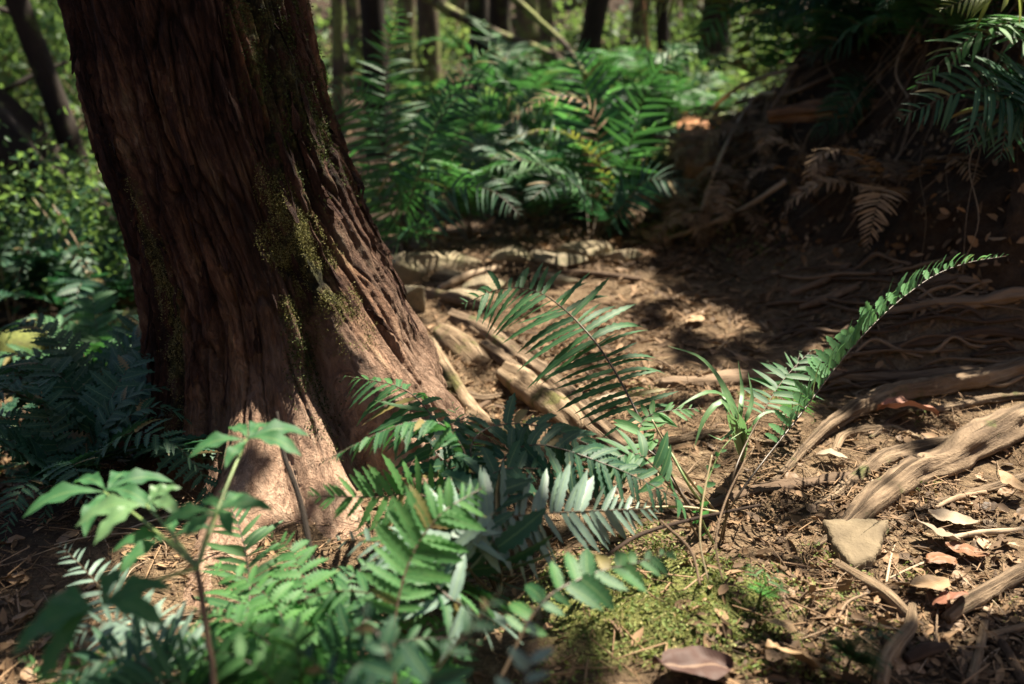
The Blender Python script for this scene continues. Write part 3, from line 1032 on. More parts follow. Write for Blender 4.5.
def fern(loc, label, scale=1.0, nf=8, kind='sword', mat='fern', group=None, seed=0, name='fern', arc=(0, 360), tilt=(-15, 20), stalk='stalk', dead=0):
    rg = random.Random(seed * 31 + 5)
    p = thing(name, label, 'fern', loc, 0, group)
    for i in range(nf):
        me, st = local_frond(kind, rg.randrange(6))
        a = R(arc[0] + (arc[1] - arc[0]) * (i + 0.5 + (rg.random() - 0.5) * 0.6) / nf)
        mt = 'fern_dead' if i < dead else mat
        f = link('frond', mat_copy(me, mt))
        f.parent = p
        sc_ = scale * (0.75 + 0.4 * rg.random())
        f.scale = (sc_, sc_, sc_)
        f.rotation_euler = (R(rg.uniform(-14, 14)), R(rg.uniform(*tilt)) + (R(30) if i < dead else 0), a)
        s_ = link('stalk', mat_copy(st, stalk))
        s_.parent = f
        if i < dead:
            f['label'] = 'withered brown frond'
    return p


# ================================================================== roots of the old tree and of the slope
def gpath(pts, sink=0.3, dz=None):
    """pixel path [(px, py, half width in px)] laid on the ground -> points, radii"""
    P, Rr = [], []
    for i, (px, py, r) in enumerate(pts):
        g = ground(px, py)
        d = proj(g)[2]
        rad = r / FX * d
        P.append(g + np.array([0, 0, rad * (1 - 2 * sink) + (dz[i] if dz else 0)]))
        Rr.append(rad)
    return np.array(P), np.array(Rr)


k = 0
for pts, dz, mt in [
    ([(452, 318, 7), (482, 332, 8), (520, 360, 9), (556, 388, 10), (600, 428, 9), (650, 470, 8), (700, 500, 5)], None, 'root'),
    ([(442, 336, 8), (455, 345, 11), (468, 356, 11), (480, 366, 9)], [.01, .01, .01, .0], 'root_tan'),
    ([(506, 378, 10), (524, 391, 13), (548, 408, 13), (568, 423, 12), (578, 431, 8)], [.01, .01, .008, .005, -.005], 'root_tan'),
    ([(414, 346, 5), (424, 362, 6), (434, 380, 6)], [.03, .025, .01], 'root_tan'),
    ([(484, 352, 6), (520, 378, 7), (560, 410, 7), (604, 442, 6), (640, 470, 5)], [.02, .015, .01, 0, -.01], 'root'),
    ([(420, 400, 3), (446, 392, 4), (478, 402, 4), (505, 396, 3)], [.02, .02, .01, 0], 'root'),
    ([(480, 330, 3), (520, 342, 4), (560, 372, 4), (612, 398, 3)], None, 'root'),
    ([(430, 470, 3), (455, 440, 4), (470, 415, 3), (492, 400, 2)], None, 'root_dark'),
    ([(398, 356, 8), (412, 378, 9), (428, 408, 10), (442, 440, 11), (462, 476, 9), (480, 510, 6)], [.02, .02, .02, .01, 0, 0], 'root_tan'),
    ([(430, 352, 6), (446, 380, 8), (470, 412, 9), (500, 436, 8), (525, 452, 5)], [.03, .02, .0, 0, 0], 'root_tan'),
    ([(392, 375, 9), (385, 400, 11), (372, 432, 12), (360, 470, 11), (350, 520, 8)], None, 'root'),
    ([(300, 600, 6), (250, 606, 7), (205, 616, 7), (160, 622, 5)], None, 'root'),
    ([(470, 305, 6), (440, 300, 7), (415, 292, 5)], None, 'root'),
]:
    P, r = gpath(pts, 0.38, dz)
    if mt == 'root_pink':
        P[:, 2] -= r * .55
    child('root', tube('root', P, r, seg=24, n=110, rough=0.22, groove=0.3, seed=k * 3.3, square=.9 if mt == 'root_tan' else 0), M[mt], tree)
    k += 1

LANDMARKS = []          # (name, position) used to word the labels of the small repeats


def landmark(words, p):
    LANDMARKS.append((words, np.asarray(p)[:3]))


for name, label, pts, sink, mt in [
    ('surface_root', 'sunlit pale root curving out of the slope above the red-brown leaf', [(1060, 368, 11), (985, 384, 10), (930, 396, 10), (880, 406, 9), (836, 427, 8), (806, 450, 6), (785, 474, 4), (760, 492, 2)], 0.05, 'root'),
    ('surface_root', 'thickest tan root with split fibrous bark at the right edge', [(1070, 402, 17), (1000, 440, 17), (950, 466, 16), (905, 486, 15), (872, 508, 13), (845, 532, 8), (815, 548, 3)], 0.2, 'root'),
    ('surface_root', 'smooth brown root tucked beneath the thickest tan root', [(980, 444, 7), (918, 457, 8), (886, 465, 9), (858, 481, 7), (830, 500, 4), (800, 512, 2)], 0.15, 'root'),
    ('surface_root', 'thin bent root forking beside the red-brown leaf', [(920, 440, 3), (890, 432, 5), (862, 433, 5), (842, 440, 4.5), (832, 458, 3.5)], 0.2, 'root_tan'),
    ('surface_root', 'dark thick root looping across the shaded slope', [(1040, 300, 7), (1010, 302, 7), (975, 308, 6), (930, 310, 5), (880, 318, 4), (845, 335, 3)], 0.0, 'root_dark'),
    ('surface_root', 'long grey-brown root low on the shaded slope behind the pale root', [(1030, 340, 5), (980, 335, 5), (930, 345, 5), (880, 352, 4), (840, 352, 3)], 0.1, 'root_dark'),
    ('surface_root', 'thin dark root at the foot of the shaded slope', [(1030, 372, 8), (960, 378, 8), (900, 384, 7), (840, 378, 5), (800, 372, 4)], 0.3, 'root_dark'),
    ('surface_root', 'short dark root arching at the slope top under the bank', [(1030, 275, 4), (990, 288, 4), (950, 282, 3.5), (905, 292, 3)], 0.0, 'root_dark'),
    ('surface_root', 'low buried root ridge behind the narrow-leaved plant', [(660, 386, 7), (700, 384, 8), (740, 380, 8), (800, 378, 7), (850, 384, 5)], 0.45, 'root_dark'),
    ('surface_root', 'long slender root wandering across the sunny soil toward the flat stone', [(1050, 470, 4), (990, 492, 4), (940, 505, 3.5), (900, 522, 3), (880, 540, 2)], 0.1, 'root'),
    ('surface_root', 'slender root dividing the path beneath the arching frond', [(560, 452, 2), (610, 440, 3), (660, 446, 4), (720, 436, 4), (770, 446, 3), (800, 440, 2)], 0.1, 'root'),
    ('surface_root', 'wiry root curling behind the pale curving root', [(1040, 398, 3), (990, 404, 4), (940, 412, 3), (900, 418, 3), (870, 440, 2)], -0.1, 'root'),
    ('surface_root', 'root darkened to the cast shadow of the tall slanting fern frond', [(700, 512, 4), (745, 496, 7), (790, 490, 8), (840, 482, 7), (870, 470, 4)], 0.35, 'root_dark'),  # shadow of the slanting frond, laid on the soil as a dark strip
]:
    P, r = gpath(pts, sink)
    P = P + 0.13 * r[:, None] * RNG.normal(0, 1, P.shape)
    o = link(name, tube(name, P, r, seg=26, n=160, rough=0.42, groove=0.42, seed=k * 2.7), M[mt])
    tag(o, label, 'root', 'roots running over the soil')
    k += 1
landmark('thick tan root', ground(930, 500))
landmark('pale curving root', ground(870, 425))
landmark('shaded root slope', ground(930, 330))

# thin fibrous roots covering the shaded slope
for i in range(46):
    px, py = random.uniform(815, 1030), random.uniform(262, 392)
    L = random.uniform(60, 190)
    pts = [(px - L / 2 * u, py + (1 - u * u) * random.uniform(-7, 7) + u * L * random.uniform(-.06, .10), random.uniform(.9, 2.3)) for u in (-1, -.5, 0, .5, 1)]
    P, r = gpath(pts, -0.6, [0, .012, .02, .012, 0])
    o = link('rootlet', tube('rootlet', P, r, seg=6, n=36, rough=0.3, seed=i), M['root_dark'])
    o['_near'] = 'slope'
    tag(o, 'wiry rootlet', 'rootlet', 'wiry rootlets on the shaded slope')


# ================================================================== stones
def stone_mesh(rx, ry, rz, seed):
    rg = np.random.default_rng(seed)
    nu, nv = 64, 40
    u = np.linspace(0, 2 * PI, nu, endpoint=False)
    v = np.linspace(0.02, PI - 0.02, nv)
    U, V_ = np.meshgrid(u, v)
    P = np.stack([np.cos(U) * np.sin(V_), np.sin(U) * np.sin(V_), np.cos(V_)], -1).reshape(-1, 3)
    P = np.sign(P) * np.abs(P) ** 0.75
    for _ in range(16):
        n_ = nrm(rg.normal(0, 1, 3) * np.array([1, 1, 0.8]))
        d = rg.uniform(0.48, 0.8)
        k_ = np.maximum(P @ n_ - d, 0)
        P = P - 0.92 * k_[:, None] * n_
    P = P * (1 + 0.07 * fbm(P[:, 0] * 2 + seed, P[:, 1] * 2, P[:, 2] * 2, 3)[:, None] + 0.02 * fbm(P[:, 0] * 9 + seed, P[:, 1] * 9, P[:, 2] * 9, 2)[:, None])
    return mesh_np('stone', P * np.array([rx, ry, rz]), grid_faces(nu, nv, True))


for i, (px, py, hw, hd, hh, tilt, label) in enumerate([
    (436, 268, 42, 0.10, 0.05, 0, 'broad flat stone furthest left in the back row of the path edging'),
    (394, 284, 24, 0.08, 0.09, -20, 'upright blocky stone against the old tree'),
    (408, 312, 22, 0.08, 0.07, -25, 'rounded stone wedged below the blocky stone by the old tree'),
    (487, 292, 20, 0.07, 0.05, 10, 'pale rounded stone catching sun behind the arching frond tip'),
    (507, 262, 25, 0.07, 0.04, 0, 'low tan stone in the back edging, right of the broad flat stone'),
    (556, 266, 24, 0.07, 0.045, 4, 'wedge-shaped stone in the middle of the back edging'),
    (588, 261, 24, 0.07, 0.05, 0, 'mossy-topped stone in the back edging'),
    (622, 263, 17, 0.05, 0.035, 0, 'smallest rightmost stone of the back edging'),
    (465, 300, 30, 0.09, 0.03, 6, 'dark slab lying in the hollow between tree and path edging'),
    (560, 285, 20, 0.05, 0.03, 0, 'half-buried stone just inside the path edging'),
    (455, 280, 24, 0.05, 0.03, 0, 'grey slab wedged in front of the broad flat stone'),
]):
    g = ground(px, py)
    d = proj(g)[2]
    o = link('stone', stone_mesh(hw / FX * d * 1.32, hd * 1.2, hh * 1.5, i + 3), M['stone'])
    o.location = g + np.array([0, 0.02, hh * 0.35])
    o.rotation_euler = (R(random.uniform(-8, 8)), R(tilt), R(random.uniform(-15, 15)))
    tag(o, label, 'stone', 'stones edging the path')
    if i in (0, 3, 7):
        landmark(['broad flat stone', '', '', 'pale rounded stone', '', '', '', 'rightmost edging stone'][i], g)
# the flat slab of bark-thin stone on the sunny soil
g = ground(855, 552)
ol = np.array([(-33, -22), (-8, -24), (12, -21), (31, -19), (29, -8), (24, 6), (16, 20), (-4, 24), (-18, 10), (-27, -6)], float)
ring = np.array([ground(855 + x_, 552 + y_) - g for x_, y_ in ol])
k_ = 6
rs = np.vstack([ring[i] + (ring[(i + 1) % len(ring)] - ring[i]) * t_ for i in range(len(ring)) for t_ in np.arange(k_) / k_])
rs[:, :2] += .0025 * RNG.normal(0, 1, (len(rs), 2))
rows = [rs * [sc_, sc_, sc_] + [0, 0, z_] for sc_, z_ in ((0.0, .028), (.3, .028), (.6, .027), (.88, .026), (.97, .023), (1.0, .014), (.97, -.02))]
V = np.vstack(rows)
A_ = np.column_stack([rs[:, :2], np.ones(len(rs))])
pl_ = np.linalg.lstsq(A_, rs[:, 2], rcond=None)[0]
zt = np.concatenate([np.full(len(rs), z_) for z_ in (.028, .028, .027, .026, .023, .014, -.02)])
V[:, 2] = V[:, 0] * (pl_[0] + .05) + V[:, 1] * pl_[1] + pl_[2] + zt
V[:, 2] += 0.008 + 0.005 * fbm(V[:, 0] * 22, V[:, 1] * 22, 0, 3) * (zt > .012)
fs = link('flat_stone', mesh_np('flat_stone', V, grid_faces(len(rs), len(rows), True)[:, ::-1]), M['stone_tan'])
fs.location = g
tag(fs, 'pale flat angular stone lying on the sunny soil below the thick tan root', 'stone')
landmark('pale flat stone', g)

# ================================================================== rotten wood and stubs
def bank_tube(name, pts, mat, label, cat, rough=0.4, lift=0.0, seg=16, **kw):
    P, r = [], []
    for px, py, rp, out in pts:
        p, n_ = on_bank_n(px, py)
        dd_ = proj(p)[2]
        P.append(p + n_ * out - 0 * n_)
        r.append(rp / FX * dd_)
    o = link(name, tube(name, P, r, seg=seg, n=70, rough=rough, groove=0.4, seed=len(label), **kw), M[mat])
    return tag(o, label, cat)


dbk = proj(on_bank(860, 108))[2] - .12
tag(link('broken_branch', tube('broken_branch', [at(770, 116, dbk + .12), at(815, 110, dbk), at(850, 106, dbk - .03), at(890, 104, dbk - .06), at(915, 101, dbk - .08), at(934, 99, dbk - .1)], [.034, .04, .042, .040, .034, .012], seg=26, n=120, rough=.5, groove=.7, seed=3.0), M['rotten_brown']), 'splintered brown branch stub sticking sideways out of the dark bank', 'branch')
bank_tube('rotten_stump', [(704, 185, 22, -.02), (700, 158, 18, .02), (694, 128, 16, .02), (692, 105, 12, 0.0)], 'rotten', 'crumbling orange rotten stump at the left end of the bank', 'stump', rough=0.6)
bank_tube('mossy_branch', [(655, 215, 6, .02), (668, 170, 8, .05), (676, 130, 8, .06), (700, 85, 9, .05), (730, 60, 6, .0)], 'mosslog', 'mossy yellow-green dead branch leaning on the left end of the bank', 'branch')
bank_tube('fallen_stick', [(700, 225, 2, .05), (735, 170, 2, .14), (770, 112, 2, .16), (790, 88, 2, .1)], 'twig', 'long straight pale stick leaning across the bank hollow', 'stick')
bank_tube('fallen_stick', [(745, 75, 2.2, .1), (775, 82, 2.2, .12), (800, 86, 2.2, .1), (835, 78, 2, .05)], 'twig', 'pale bent stick above the bank hollow', 'stick')
bank_tube('fallen_stick', [(716, 120, 2, .12), (760, 100, 2, .16), (790, 72, 2, .1)], 'twig', 'short stick crossing the upper rim of the bank hollow', 'stick')
bank_tube('fallen_stick', [(670, 244, 2.5, .03), (735, 222, 2.5, .06), (800, 196, 2.5, .1)], 'twig', 'brown stick lying along the foot of the bank', 'stick')
landmark('orange rotten stump', on_bank(700, 150))

# roots and rootlets hanging down the bank
cnt = 0
for i in range(150):
    iu = int(random.uniform(0.26, 0.86) * (NU - 1))
    v0, v1 = random.uniform(0.6, 0.80), random.uniform(0.03, 0.3)
    pts, rr_ = [], []
    du = random.uniform(-22, 22)
    for s_ in np.linspace(0, 1, 6):
        a_ = min(NU - 1, max(0, int(iu + du * s_ + random.uniform(-3, 3))))
        b_ = int((v0 + (v1 - v0) * s_) * (NV - 1))
        n_ = np.array([-bin_[a_, 0], -bin_[a_, 1], 0.1])
        pts.append(BV[b_, a_] + n_ * (0.03 + 0.12 * math.sin(PI * min(1, s_ * 1.1)) * random.uniform(.5, 1)))
    r0 = random.choice([0.0012, 0.0015, 0.002, 0.002, 0.003, 0.003, 0.004, 0.007])
    px, py, _ = proj(pts[2])
    if px > 1040 or px < 640:
        continue
    o = link('hanging_root', tube('hanging_root', pts, np.linspace(r0, r0 * 0.4, 6), seg=7, n=40, rough=0.35, seed=i), M['root_hang'])
    tag(o, 'hanging root', 'root', 'roots hanging down the bank')
    cnt += 1

# ================================================================== ferns in the middle of the picture
base = ground(712, 540)
P1 = thing('fern', 'sword fern with one broad arching frond and one tall slanting frond by the path', 'fern', base)
landmark('arching sword fern', base)
add_frond(P1, [base, at(690, 505, 2.30), at(660, 462, 2.36), at(628, 395, 2.48), at(592, 338, 2.62), at(546, 296, 2.76), at(505, 288, 2.84), at(464, 304, 2.86)], mat='fern', r0=0.0042, prof='hero', n=33, Lmax=0.172, width=0.11, t0=0.3, droop=0.3, sweep=(0, 22), serr=0.16, m=16, seed=1, up=(0.15, -1.0, .5), up2=(-.25, -.35, 1), lift=0.0, label='broad dark arching frond with toothed leaflets', fold=0.3)
add_frond(P1, [base + [0.02, 0, 0], at(735, 500, 2.14), at(800, 415, 2.32), at(850, 350, 2.45), at(900, 300, 2.55), at(950, 268, 2.62), at(1006, 256, 2.67)], mat='fern_pale', r0=0.003, n=40, Lmax=0.112, width=0.18, t0=0.3, droop=0.3, sweep=(38, 62), serr=0.18, m=12, seed=2, up=(-0.7, 0.25, 0.62), lift=0.85, fold=0.2, label='tall slanting bright frond seen edge-on')
add_frond(P1, [base + [-.02, 0, 0], at(668, 470, 2.18), at(640, 440, 2.2), at(650, 415, 2.24), at(700, 408, 2.26)], mat='fern_bright', n=14, Lmax=0.06, width=0.25, t0=0.5, seed=3, up=(0, -.5, 1), label='short curled young frond')
add_frond(P1, [base + [-.03, 0, 0], at(672, 490, 2.1), at(640, 455, 2.08), at(610, 462, 2.05), at(570, 490, 2.02)], mat='fern', n=16, Lmax=0.085, width=0.24, t0=0.4, seed=4, up=(0, -.5, 1))
add_frond(P1, [base + [0, -.02, 0], at(700, 510, 2.08), at(712, 470, 2.1), at(725, 445, 2.12), at(742, 432, 2.15)], mat='broad', stalk='stalk_green', n=9, Lmax=0.022, width=0.6, t0=0.25, seed=5, up=(0, -1, .5), lift=0.3, label='upright sprig of small round leaflets')
add_frond(P1, [base + [.02, -.02, 0], at(735, 470, 2.22), at(770, 400, 2.5), at(790, 372, 2.62), at(812, 350, 2.7)], mat='fern', n=12, Lmax=0.10, width=0.2, t0=0.55, seed=6, up=(0, -.4, 1))
for a_, b_, c_ in [((655, 440), (690, 480), (716, 510)), ((632, 500), (670, 506), (706, 512)), ((560, 514), (630, 508), (705, 508))]:
    pass

# narrow-leaved plant
b2 = ground(742, 462)
PL = thing('narrow_leaved_plant', 'small plant with long arching pale green strap leaves beside the slanting frond', 'plant', b2)
landmark('strap-leaved plant', b2)


def blade(par, pts, w, mat='grass', name='leaf', serr=0.0, label=None, up=(0, -.4, 1), fold=0.35, shape=None):
    n = 26
    C = spline(pts, n)
    T = nrm(np.gradient(C, axis=0))
    N = nrm(np.asarray(up, float) - (T @ np.asarray(up, float))[:, None] * T)
    B = np.cross(T, N)
    t = np.linspace(0, 1, n)
    sh = np.interp(t, [0, .15, .5, .85, 1], [.35, .8, 1, .6, .02]) if shape is None else np.interp(t, *shape)
    ww = w * sh / 2 * (1 + serr * ((np.arange(n) % 2) * 2 - 1))
    V = np.stack([C + B * ww[:, None] + N * (ww * fold)[:, None], C, C - B * ww[:, None] + N * (ww * fold)[:, None]], 1)
    uv = np.stack(np.broadcast_arrays(np.array([0, .5, 1.])[None], t[:, None]), -1).reshape(-1, 2)
    o = child(name, mesh_np(name, V.reshape(-1, 3), grid_faces(3, n), uv), M[mat], par)
    if label:
        o['label'] = label
    return o


d2 = 2.42
for pts, w in [
    ([b2, at(738, 425, d2), at(722, 385, d2), at(700, 358, d2 - .02), at(668, 346, d2 - .05)], .022),
    ([b2, at(740, 420, d2 + .02), at(742, 390, d2 + .05), at(738, 360, d2 + .06)], .017),
    ([b2, at(732, 420, d2 - .02), at(722, 402, d2 - .05), at(705, 418, d2 - .08), at(694, 448, d2 - .1)], .024),
    ([b2, at(742, 425, d2 - .05), at(730, 402, d2 - .12), at(712, 392, d2 - .16), at(690, 400, d2 - .2), at(672, 412, d2 - .22)], .02),
    ([b2, at(744, 428, d2), at(752, 400, d2), at(748, 372, d2 + .02)], .016),
    ([b2, at(735, 432, d2 - .08), at(722, 440, d2 - .1), at(708, 434, d2 - .12)], .016),
    ([b2, at(728, 415, d2), at(722, 385, d2 + .04), at(708, 366, d2 + .05)], .02),
    ([b2, at(750, 430, d2), at(768, 412, d2), at(795, 418, d2)], .013),
]:
    blade(PL, pts, w)

# central fern tangle
b3 = ground(500, 600)
P2 = thing('fern', 'dark broad fern tangle with a silvery frond in the middle foreground', 'fern', b3)
landmark('dark fern tangle', b3)
FR = [
    # points, mat, n, Lmax, width, t0, up, lift, droop, label
    ([b3, at(470, 500, 2.0), at(440, 430, 2.1), at(405, 390, 2.16), at(346, 376, 2.2)], 'fern', 20, .12, .15, .45, (.2, -.3, 1), -.2, .5, 'dark drooping frond over the root flare'),
    ([b3, at(480, 500, 1.95), at(450, 430, 1.95), at(400, 425, 1.92), at(322, 462, 1.85)], 'fern', 24, .08, .2, .42, (0, .5, 1), -.1, .4, None),
    ([b3, at(460, 520, 1.9), at(420, 495, 1.86), at(375, 497, 1.82), at(310, 496, 1.8)], 'fern_bright', 22, .075, .2, .40, (0, -.9, .4), .1, .1, None),
    ([b3, at(470, 570, 1.72), at(455, 528, 1.70), at(540, 514, 1.84), at(660, 508, 2.0)], 'fern_silver', 30, .115, .19, .35, (.05, -.8, .6), -.05, .12, 'silvery pale frond lying across the fern tangle'),
    ([at(395, 690, 1.5), at(395, 620, 1.52), at(410, 560, 1.56), at(440, 515, 1.6), at(482, 488, 1.66)], 'fern_bright', 19, .085, .23, .3, (.5, -.7, .6), .05, .2, 'bright sunlit near frond'),
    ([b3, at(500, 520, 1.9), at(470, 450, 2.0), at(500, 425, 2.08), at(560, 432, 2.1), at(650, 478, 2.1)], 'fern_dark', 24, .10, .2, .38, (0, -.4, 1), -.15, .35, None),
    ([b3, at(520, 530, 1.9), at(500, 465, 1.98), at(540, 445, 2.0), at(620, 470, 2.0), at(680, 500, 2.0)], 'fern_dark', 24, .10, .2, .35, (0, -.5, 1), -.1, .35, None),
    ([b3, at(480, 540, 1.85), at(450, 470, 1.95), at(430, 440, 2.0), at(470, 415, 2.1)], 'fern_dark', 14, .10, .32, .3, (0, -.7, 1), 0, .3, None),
    ([at(500, 680, 1.45), at(540, 605, 1.5), at(590, 575, 1.55), at(640, 562, 1.6), at(672, 552, 1.64)], 'fern', 12, .062, .42, .2, (0, -.6, 1), .05, .3, 'broad shiny frond over the moss'),
    ([b3, at(500, 560, 1.75), at(480, 500, 1.8), at(500, 470, 1.9), at(560, 470, 2.0)], 'fern_dark', 16, .12, .3, .25, (0, -.8, .7), 0, .2, None),
    ([b3, at(460, 580, 1.7), at(420, 560, 1.75), at(380, 530, 1.8), at(350, 520, 1.85)], 'fern', 16, .10, .22, .25, (0, -.5, 1), 0, .25, None),
    ([b3, at(450, 590, 1.62), at(400, 600, 1.6), at(350, 590, 1.62), at(300, 600, 1.62)], 'fern', 18, .10, .24, .25, (0, -.4, 1), 0, .25, None),
    ([b3, at(470, 610, 1.6), at(430, 580, 1.6), at(390, 545, 1.68), at(330, 540, 1.75)], 'fern_silver', 18, .09, .22, .3, (0, -.6, .8), 0, .2, None),
]
for i, (pts, mt, n_, Lm_, wd_, t0_, up_, lf_, dr_, lb_) in enumerate(FR):
    add_frond(P2, pts, mat=mt, n=n_, Lmax=Lm_, width=wd_, t0=t0_, up=up_, lift=lf_, droop=dr_, label=lb_, seed=20 + i, serr=0.2 if mt != 'fern_silver' else 0.08, m=14, r0=0.0032)

# near lower-left lacy ferns
b4 = at(310, 715, 1.55)
b4[2] = gz(b4[0], b4[1])
P3 = thing('lacy_fern', 'bright green lacy fern low in front of the old tree', 'fern', b4)
landmark('lacy bright fern', b4)
for i, (pts, mt) in enumerate([
    ([b4, at(290, 640, 1.58), at(260, 590, 1.66), at(200, 560, 1.75)], 'fern_bright'),
    ([b4, at(310, 630, 1.6), at(300, 570, 1.7), at(285, 545, 1.8), at(250, 530, 1.88)], 'fern_bright'),
    ([b4, at(330, 620, 1.62), at(360, 570, 1.72), at(400, 545, 1.8)], 'fern'),
    ([b4, at(280, 660, 1.5), at(230, 620, 1.56), at(190, 610, 1.62)], 'fern_bright'),
    ([b4, at(340, 650, 1.5), at(390, 610, 1.55), at(440, 600, 1.6)], 'fern'),
    ([b4, at(270, 680, 1.4), at(210, 650, 1.42), at(150, 655, 1.45)], 'fern_bright'),
    ([b4, at(350, 670, 1.42), at(410, 640, 1.44), at(470, 640, 1.46)], 'fern'),
    ([b4, at(320, 640, 1.66), at(330, 600, 1.75), at(345, 575, 1.82)], 'fern_bright'),
    ([b4, at(300, 670, 1.42), at(290, 630, 1.4), at(250, 625, 1.42)], 'fern'),
]):
    add_frond(P3, pts, mat=mt, n=17, Lmax=0.085, t0=0.25, seed=i, up=(0, -.55, 1), width=.3, serr=.38, m=16, prof='tri', r0=0.002)

for bx, lb, fr in [
    (110, 'lacy fern spreading along the bottom left edge', [(60, 640, 1.5), (20, 660, 1.46), (110, 625, 1.56), (160, 640, 1.55), (180, 670, 1.5), (40, 690, 1.4)]),
    (420, 'lacy fern under the bright sunlit near frond', [(360, 620, 1.62), (400, 590, 1.68), (450, 600, 1.66), (480, 640, 1.58), (340, 660, 1.5), (430, 650, 1.5)]),
    (240, 'low lacy fern around the base of the hand-leaved plant', [(200, 600, 1.62), (240, 590, 1.66), (290, 600, 1.62), (170, 630, 1.55), (310, 640, 1.5), (230, 640, 1.48), (190, 660, 1.44)]),
]:
    bq = at(bx, 715, 1.56)
    bq[2] = gz(bq[0], bq[1])
    pq = thing('lacy_fern', lb, 'fern', bq)
    for i, (tx, ty, td) in enumerate(fr):
        tip = at(tx, ty, td)
        md = (bq + tip) / 2 + np.array([0, 0, .07])
        add_frond(pq, [bq, md, tip], mat='fern_bright' if i % 3 else 'fern', n=15, Lmax=.075, t0=.25, seed=i + bx, up=(0, -.6, 1), width=.3, serr=.4, m=16, prof='tri', r0=.002)

# lower-left sword fern, half silver
b5 = at(215, 720, 1.5)
b5[2] = gz(b5[0], b5[1])
P4 = thing('fern', 'sword fern with pale grey-white fronds in the bottom left corner', 'fern', b5)
for i, (pts, mt, lm, lb) in enumerate([
    ([b5, at(170, 660, 1.6), at(120, 610, 1.72), at(85, 570, 1.8), at(60, 545, 1.86)], 'fern_silver', .08, 'pale grey-white frond'),
    ([b5, at(180, 670, 1.5), at(150, 640, 1.52), at(110, 620, 1.55), at(70, 640, 1.55)], 'fern_silver', .08, 'pale grey-white frond'),
    ([b5, at(160, 680, 1.45), at(110, 660, 1.45), at(60, 680, 1.42)], 'fern_dark', .09, None),
    ([b5, at(240, 650, 1.65), at(250, 590, 1.76), at(240, 530, 1.86), at(222, 492, 1.92)], 'fern', .10, None),
    ([b5, at(190, 690, 1.4), at(130, 690, 1.38), at(80, 720, 1.36)], 'fern', .09, None),
    ([b5, at(210, 680, 1.5), at(200, 650, 1.55), at(185, 625, 1.6)], 'fern_bright', .08, None),
]):
    add_frond(P4, pts, mat=mt, n=22, Lmax=lm, width=0.16, t0=0.3, seed=40 + i, up=(0.1, -.6, 1), m=6, label=lb)

# blurred near leaves at the bottom edge
b6 = at(400, 900, 1.15)
b6[2] = gz(b6[0], b6[1])
P5 = thing('fern', 'dark blue-green near fern cut by the bottom edge', 'fern', b6)
for i, (pts, mt, lm) in enumerate([
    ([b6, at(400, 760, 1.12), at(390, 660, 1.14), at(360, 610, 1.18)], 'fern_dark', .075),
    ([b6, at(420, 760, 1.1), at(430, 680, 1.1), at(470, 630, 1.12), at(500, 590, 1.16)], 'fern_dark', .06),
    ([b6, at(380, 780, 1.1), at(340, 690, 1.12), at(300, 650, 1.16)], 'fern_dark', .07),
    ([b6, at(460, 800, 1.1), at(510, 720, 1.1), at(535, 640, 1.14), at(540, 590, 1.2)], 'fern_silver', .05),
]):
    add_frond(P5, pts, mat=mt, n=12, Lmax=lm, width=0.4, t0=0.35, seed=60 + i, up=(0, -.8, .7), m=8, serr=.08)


# plant with hand-shaped leaves
b7 = at(214, 900, 1.34)
b7[2] = gz(b7[0], b7[1])
P6 = thing('palmate_plant', 'slender plant with hand-shaped green leaves at the foot of the old tree', 'plant', b7)
landmark('hand-leaved plant', b7)
child('stem', tube('stem', [b7, at(214, 690, 1.38), at(208, 640, 1.4), at(200, 585, 1.42), at(194, 560, 1.43)], [.0055, .005, .0045, .0045, .004], seg=8, n=40, rough=.3), M['twig'], P6)


def palm_leaf(par, joint, c, dirs, L, w, mat='broad', label=None, droop=.25, upn=(0, -.35, 1)):
    up = nrm(np.asarray(upn, float))
    Vs, Fs, Us, k_ = [], [], [], 0
    for j, (dvec, ls) in enumerate(dirs):
        dvec = nrm(np.asarray(dvec, float))
        n = 22
        t = np.linspace(0, 1, n)
        side = nrm(np.cross(dvec, up))
        LL = L * ls * .88
        C = c + dvec * (LL * t)[:, None] + np.array([0, 0, 1]) * (LL * (0.10 * np.sin(t * 2.4) - droop * t * t))[:, None] + side * (LL * .05 * np.sin(t * 3 + j))[:, None]
        sh = np.interp(t, [0, .1, .25, .5, .75, .92, 1], [.06, .12, .45, 1, .8, .25, .0])
        ww = w * ls * sh / 2 * (1 + .07 * np.sin(np.arange(n) * 2.1 + j))
        wav = .12 * w * np.sin(t * 16 + j)
        V = np.stack([C + side * ww[:, None] + up * (ww * .25 + wav * sh)[:, None], C, C - side * ww[:, None] + up * (ww * .25 - wav * sh)[:, None]], 1)
        Vs.append(V.reshape(-1, 3))
        Fs.append(grid_faces(3, n) + k_)
        Us.append(np.stack(np.broadcast_arrays(np.array([0, .5, 1.])[None], t[:, None]), -1).reshape(-1, 2))
        k_ += 3 * n
    o = child('leaf', mesh_np('leaf', np.vstack(Vs), np.vstack(Fs), np.vstack(Us)), M[mat], par)
    if label:
        o['label'] = label
    s_ = link('leaf_stalk', tube('leaf_stalk', [joint, joint * .5 + c * .5 + np.array([0, 0, .006]), c], [.0032, .0025, .002], seg=6, n=16), M['stalk_green'])
    s_.parent = o
    return o


